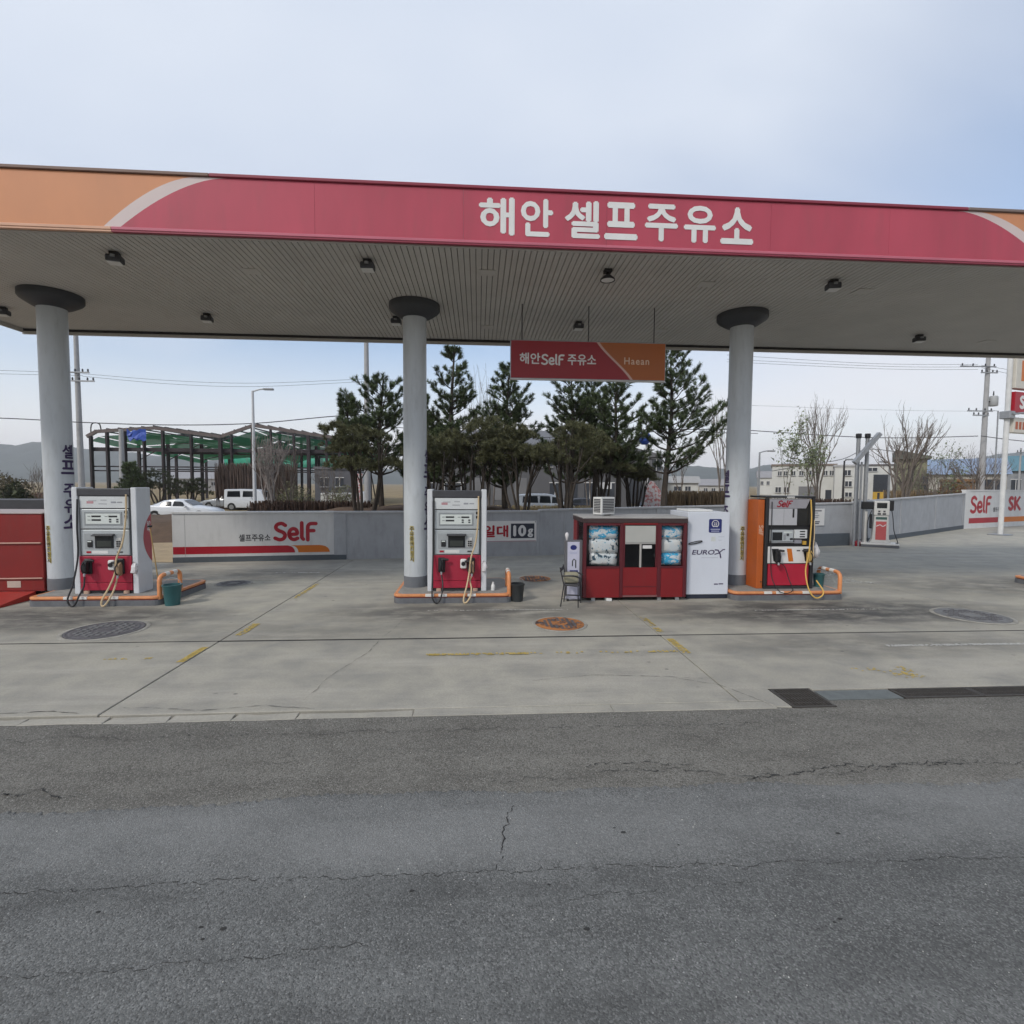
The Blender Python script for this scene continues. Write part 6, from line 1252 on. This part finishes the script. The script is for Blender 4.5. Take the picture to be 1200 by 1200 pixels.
def bare_tree(label, px, Y, top, half, seed, leaf=0, group='bare trees beyond the wall', vert=.75, depth=4, name='bare_tree', nlow=3, m=BARK_G, thick=1.0):
    rs = np.random.RandomState(seed); p = at(px, 600, Y); H = zat(px, top, Y)+.14; W = half/600*Y; t = thing(name, label, 'tree', (p.x, Y, -.14), 0, group); tm = MB(); tips = []
    def grow(a, d, L, r, k):
        d = d/np.linalg.norm(d); mid = a+d*L*.5+rs.randn(3)*L*.04; e = a+d*L+rs.randn(3)*L*.05; tm.tube([a, mid, e], [r, r*.8, r*.6], 5 if k > 2 else 4, cap=False)
        if k == 0: tips.append(e); return
        for q in range(rs.randint(2, 4)):
            nd = d+rs.randn(3)*.34; nd[2] = abs(nd[2])*.6+vert*.6; grow(mid+(e-mid)*(.3+.7*rs.rand()), nd, L*(.62+.25*rs.rand()), r*.58, k-1)
        tips.append(e)
    for q in range(nlow):
        az = 6.28*q/nlow+rs.rand(); d = np.array([math.cos(az)*.28, math.sin(az)*.28, 1.0]); grow(np.array([rs.randn()*.08, rs.randn()*.08, 0.]), d, 1, .05*thick, depth)
    V = np.array(tm.v); k = np.array([W/max(.1, np.percentile(abs(V[:, 0]), 98)), W/max(.1, np.percentile(abs(V[:, 1]), 98)), H/V[:, 2].max()])
    rr = V*k
    # rescale positions but keep twig thickness: rebuild by scaling path positions only
    tm2 = MB(); i = 0
    tm.v = [tuple(q) for q in rr]; tm.build('trunk', m, t)
    if leaf:
        T = np.array(tips)*k; c = T[rs.randint(len(T), size=leaf)]+rs.randn(leaf, 3)*.22; c = c[c[:, 2] > H*.35]; n = len(c); a = rs.randn(n, 3)*.085; b = rs.randn(n, 3)*.085
        put('crown', fast_mesh([np.stack([c, c+a, c+b], 1).reshape(-1, 3)]), LEAF, t)
    else:
        mb = MB(); T = np.array(tips)*k
        for q in T[::2]: mb.tube([q, q+np.array([rs.randn()*.10, rs.randn()*.10, .25+.2*rs.rand()])], [.010, .004], 3, cap=False)
        mb.build('crown', m, t)
    return t
bare_tree('slender leafy young tree left of the tall bare branches', 921, 34, 487, 14, 1, 750, nlow=2, name='young_tree', group='young trees by the office'); bare_tree('leafy young tree in front of the white office', 950, 33, 512, 22, 2, 900, nlow=3, name='young_tree', group='young trees by the office')
bare_tree('tall bare tree rising above the leafy young tree', 958, 37, 466, 30, 3, nlow=4); bare_tree('broad bare tree with upright branches behind the kerosene pump', 1058, 36, 478, 36, 4, nlow=6, thick=1.2); bare_tree('bare forked tree beside the pylon', 1140, 36, 522, 28, 5, nlow=4, thick=1.3, vert=.4)
bare_tree('tall thin bare tree left of the right column', 846, 40, 458, 20, 6, nlow=4); bare_tree('small bare tree far right of the pines', 797, 60, 528, 16, 7, nlow=3); bare_tree('bare tree behind the pine tops', 575, 36, 430, 26, 8, nlow=4); bare_tree('pale bare trunks in front of the steel frame', 317, 36, 508, 20, 9, nlow=6, m=mat('pale_bark', (.24, .21, .19), .95, .25, 6), thick=1.2, vert=1.1)
bare_tree('thin bare tree beside the lamp post', 340, 38, 520, 16, 10, nlow=4, vert=1.0); bare_tree('bare twiggy tree in front of the grey shed', 385, 37, 545, 16, 11, nlow=4, vert=.9); bare_tree('sparse green tree near the blue roof house', 1102, 40, 520, 26, 12, 900, nlow=3, name='young_tree', vert=.3); bare_tree('bare tree left of the tall concrete pole', 45, 36, 545, 14, 13, nlow=4)
bare_tree('thin bare shrub beside the olive shed', 1085, 34, 548, 18, 14, nlow=5); bare_tree('bare tree behind the blue roof house', 1160, 52, 528, 22, 15, nlow=4); bare_tree('thin bare tree behind the forked pine', 690, 40, 450, 22, 16, nlow=4)
def reeds(label, px0, px1, Y, top, n, seed, m=REED, thick=.9, h0=.25):
    rs = np.random.RandomState(seed); a = at(px0, 600, Y).x; b = at(px1, 600, Y).x; H = zat((px0+px1)/2, top, Y)+.14; x = rs.uniform(a, b, n); y = Y+rs.uniform(-thick, thick, n); h = H*(.75+.3*rs.rand(n)); base = np.stack([x, y, np.full(n, -.14)], 1); tip = base+np.stack([rs.randn(n)*.12, rs.randn(n)*.12, h], 1); s = rs.randn(n, 3)*.022; s[:, 2] = 0
    o = put('dry_reeds', fast_mesh([np.stack([base+s, base-s, tip+s*.6], 1).reshape(-1, 3), np.stack([base-s, tip+s*.6, tip-s*.6], 1).reshape(-1, 3)]), m); o['kind'] = 'stuff'; o['label'] = label; return o
reeds('thicket of dry brown reeds right of the pines', 782, 862, 30, 577, 3800, 1); reeds('dry brown thicket in front of the steel frame', 258, 345, 52, 545, 3500, 2, mat('thicket_brown', (.12, .085, .068), .9, .3, 1, island=.5)); reeds('dark brown clipped hedge along the wall top', 300, 432, 27, 588, 3800, 3, HEDGE); reeds('dark hedge behind the black dispenser', 888, 1003, 27, 586, 2600, 4, HEDGE)
reeds('low dry grass strip behind the pines', 430, 700, 33, 593, 5200, 5, mat('straw_grass', (.38, .30, .16), .9, .2, 1, island=.3)); reeds('dry scrub beyond the long grey wall', 1040, 1150, 42, 575, 2600, 6); reeds('dry brown scrub left of the steel frame', 40, 140, 46, 578, 2600, 7, mat('scrub_rust', (.16, .09, .065), .9, .3, 1, island=.5))

# ================================================================ HAZE
hz = MB().box(-2700, 2700, -2700, 2700, -1.2, 260).build('haze', None) if False else None
mb = MB().box(-2700, 2700, -2700, 2700, -1.2, 140); me = mb.mesh(); hm = bpy.data.materials.new('haze_air'); hm.use_nodes = True; nt_ = hm.node_tree; nt_.nodes.clear()
ho = nt_.nodes.new('ShaderNodeOutputMaterial'); pv = nt_.nodes.new('ShaderNodeVolumePrincipled'); pv.inputs['Color'].default_value = (.97, .98, 1.0, 1); pv.inputs['Density'].default_value = .00036; pv.inputs['Anisotropy'].default_value = .2; nt_.links.new(pv.outputs[0], ho.inputs['Volume'])
hz = put('haze', me, hm); hz['kind'] = 'stuff'; hz['label'] = 'thin pale haze in the air'
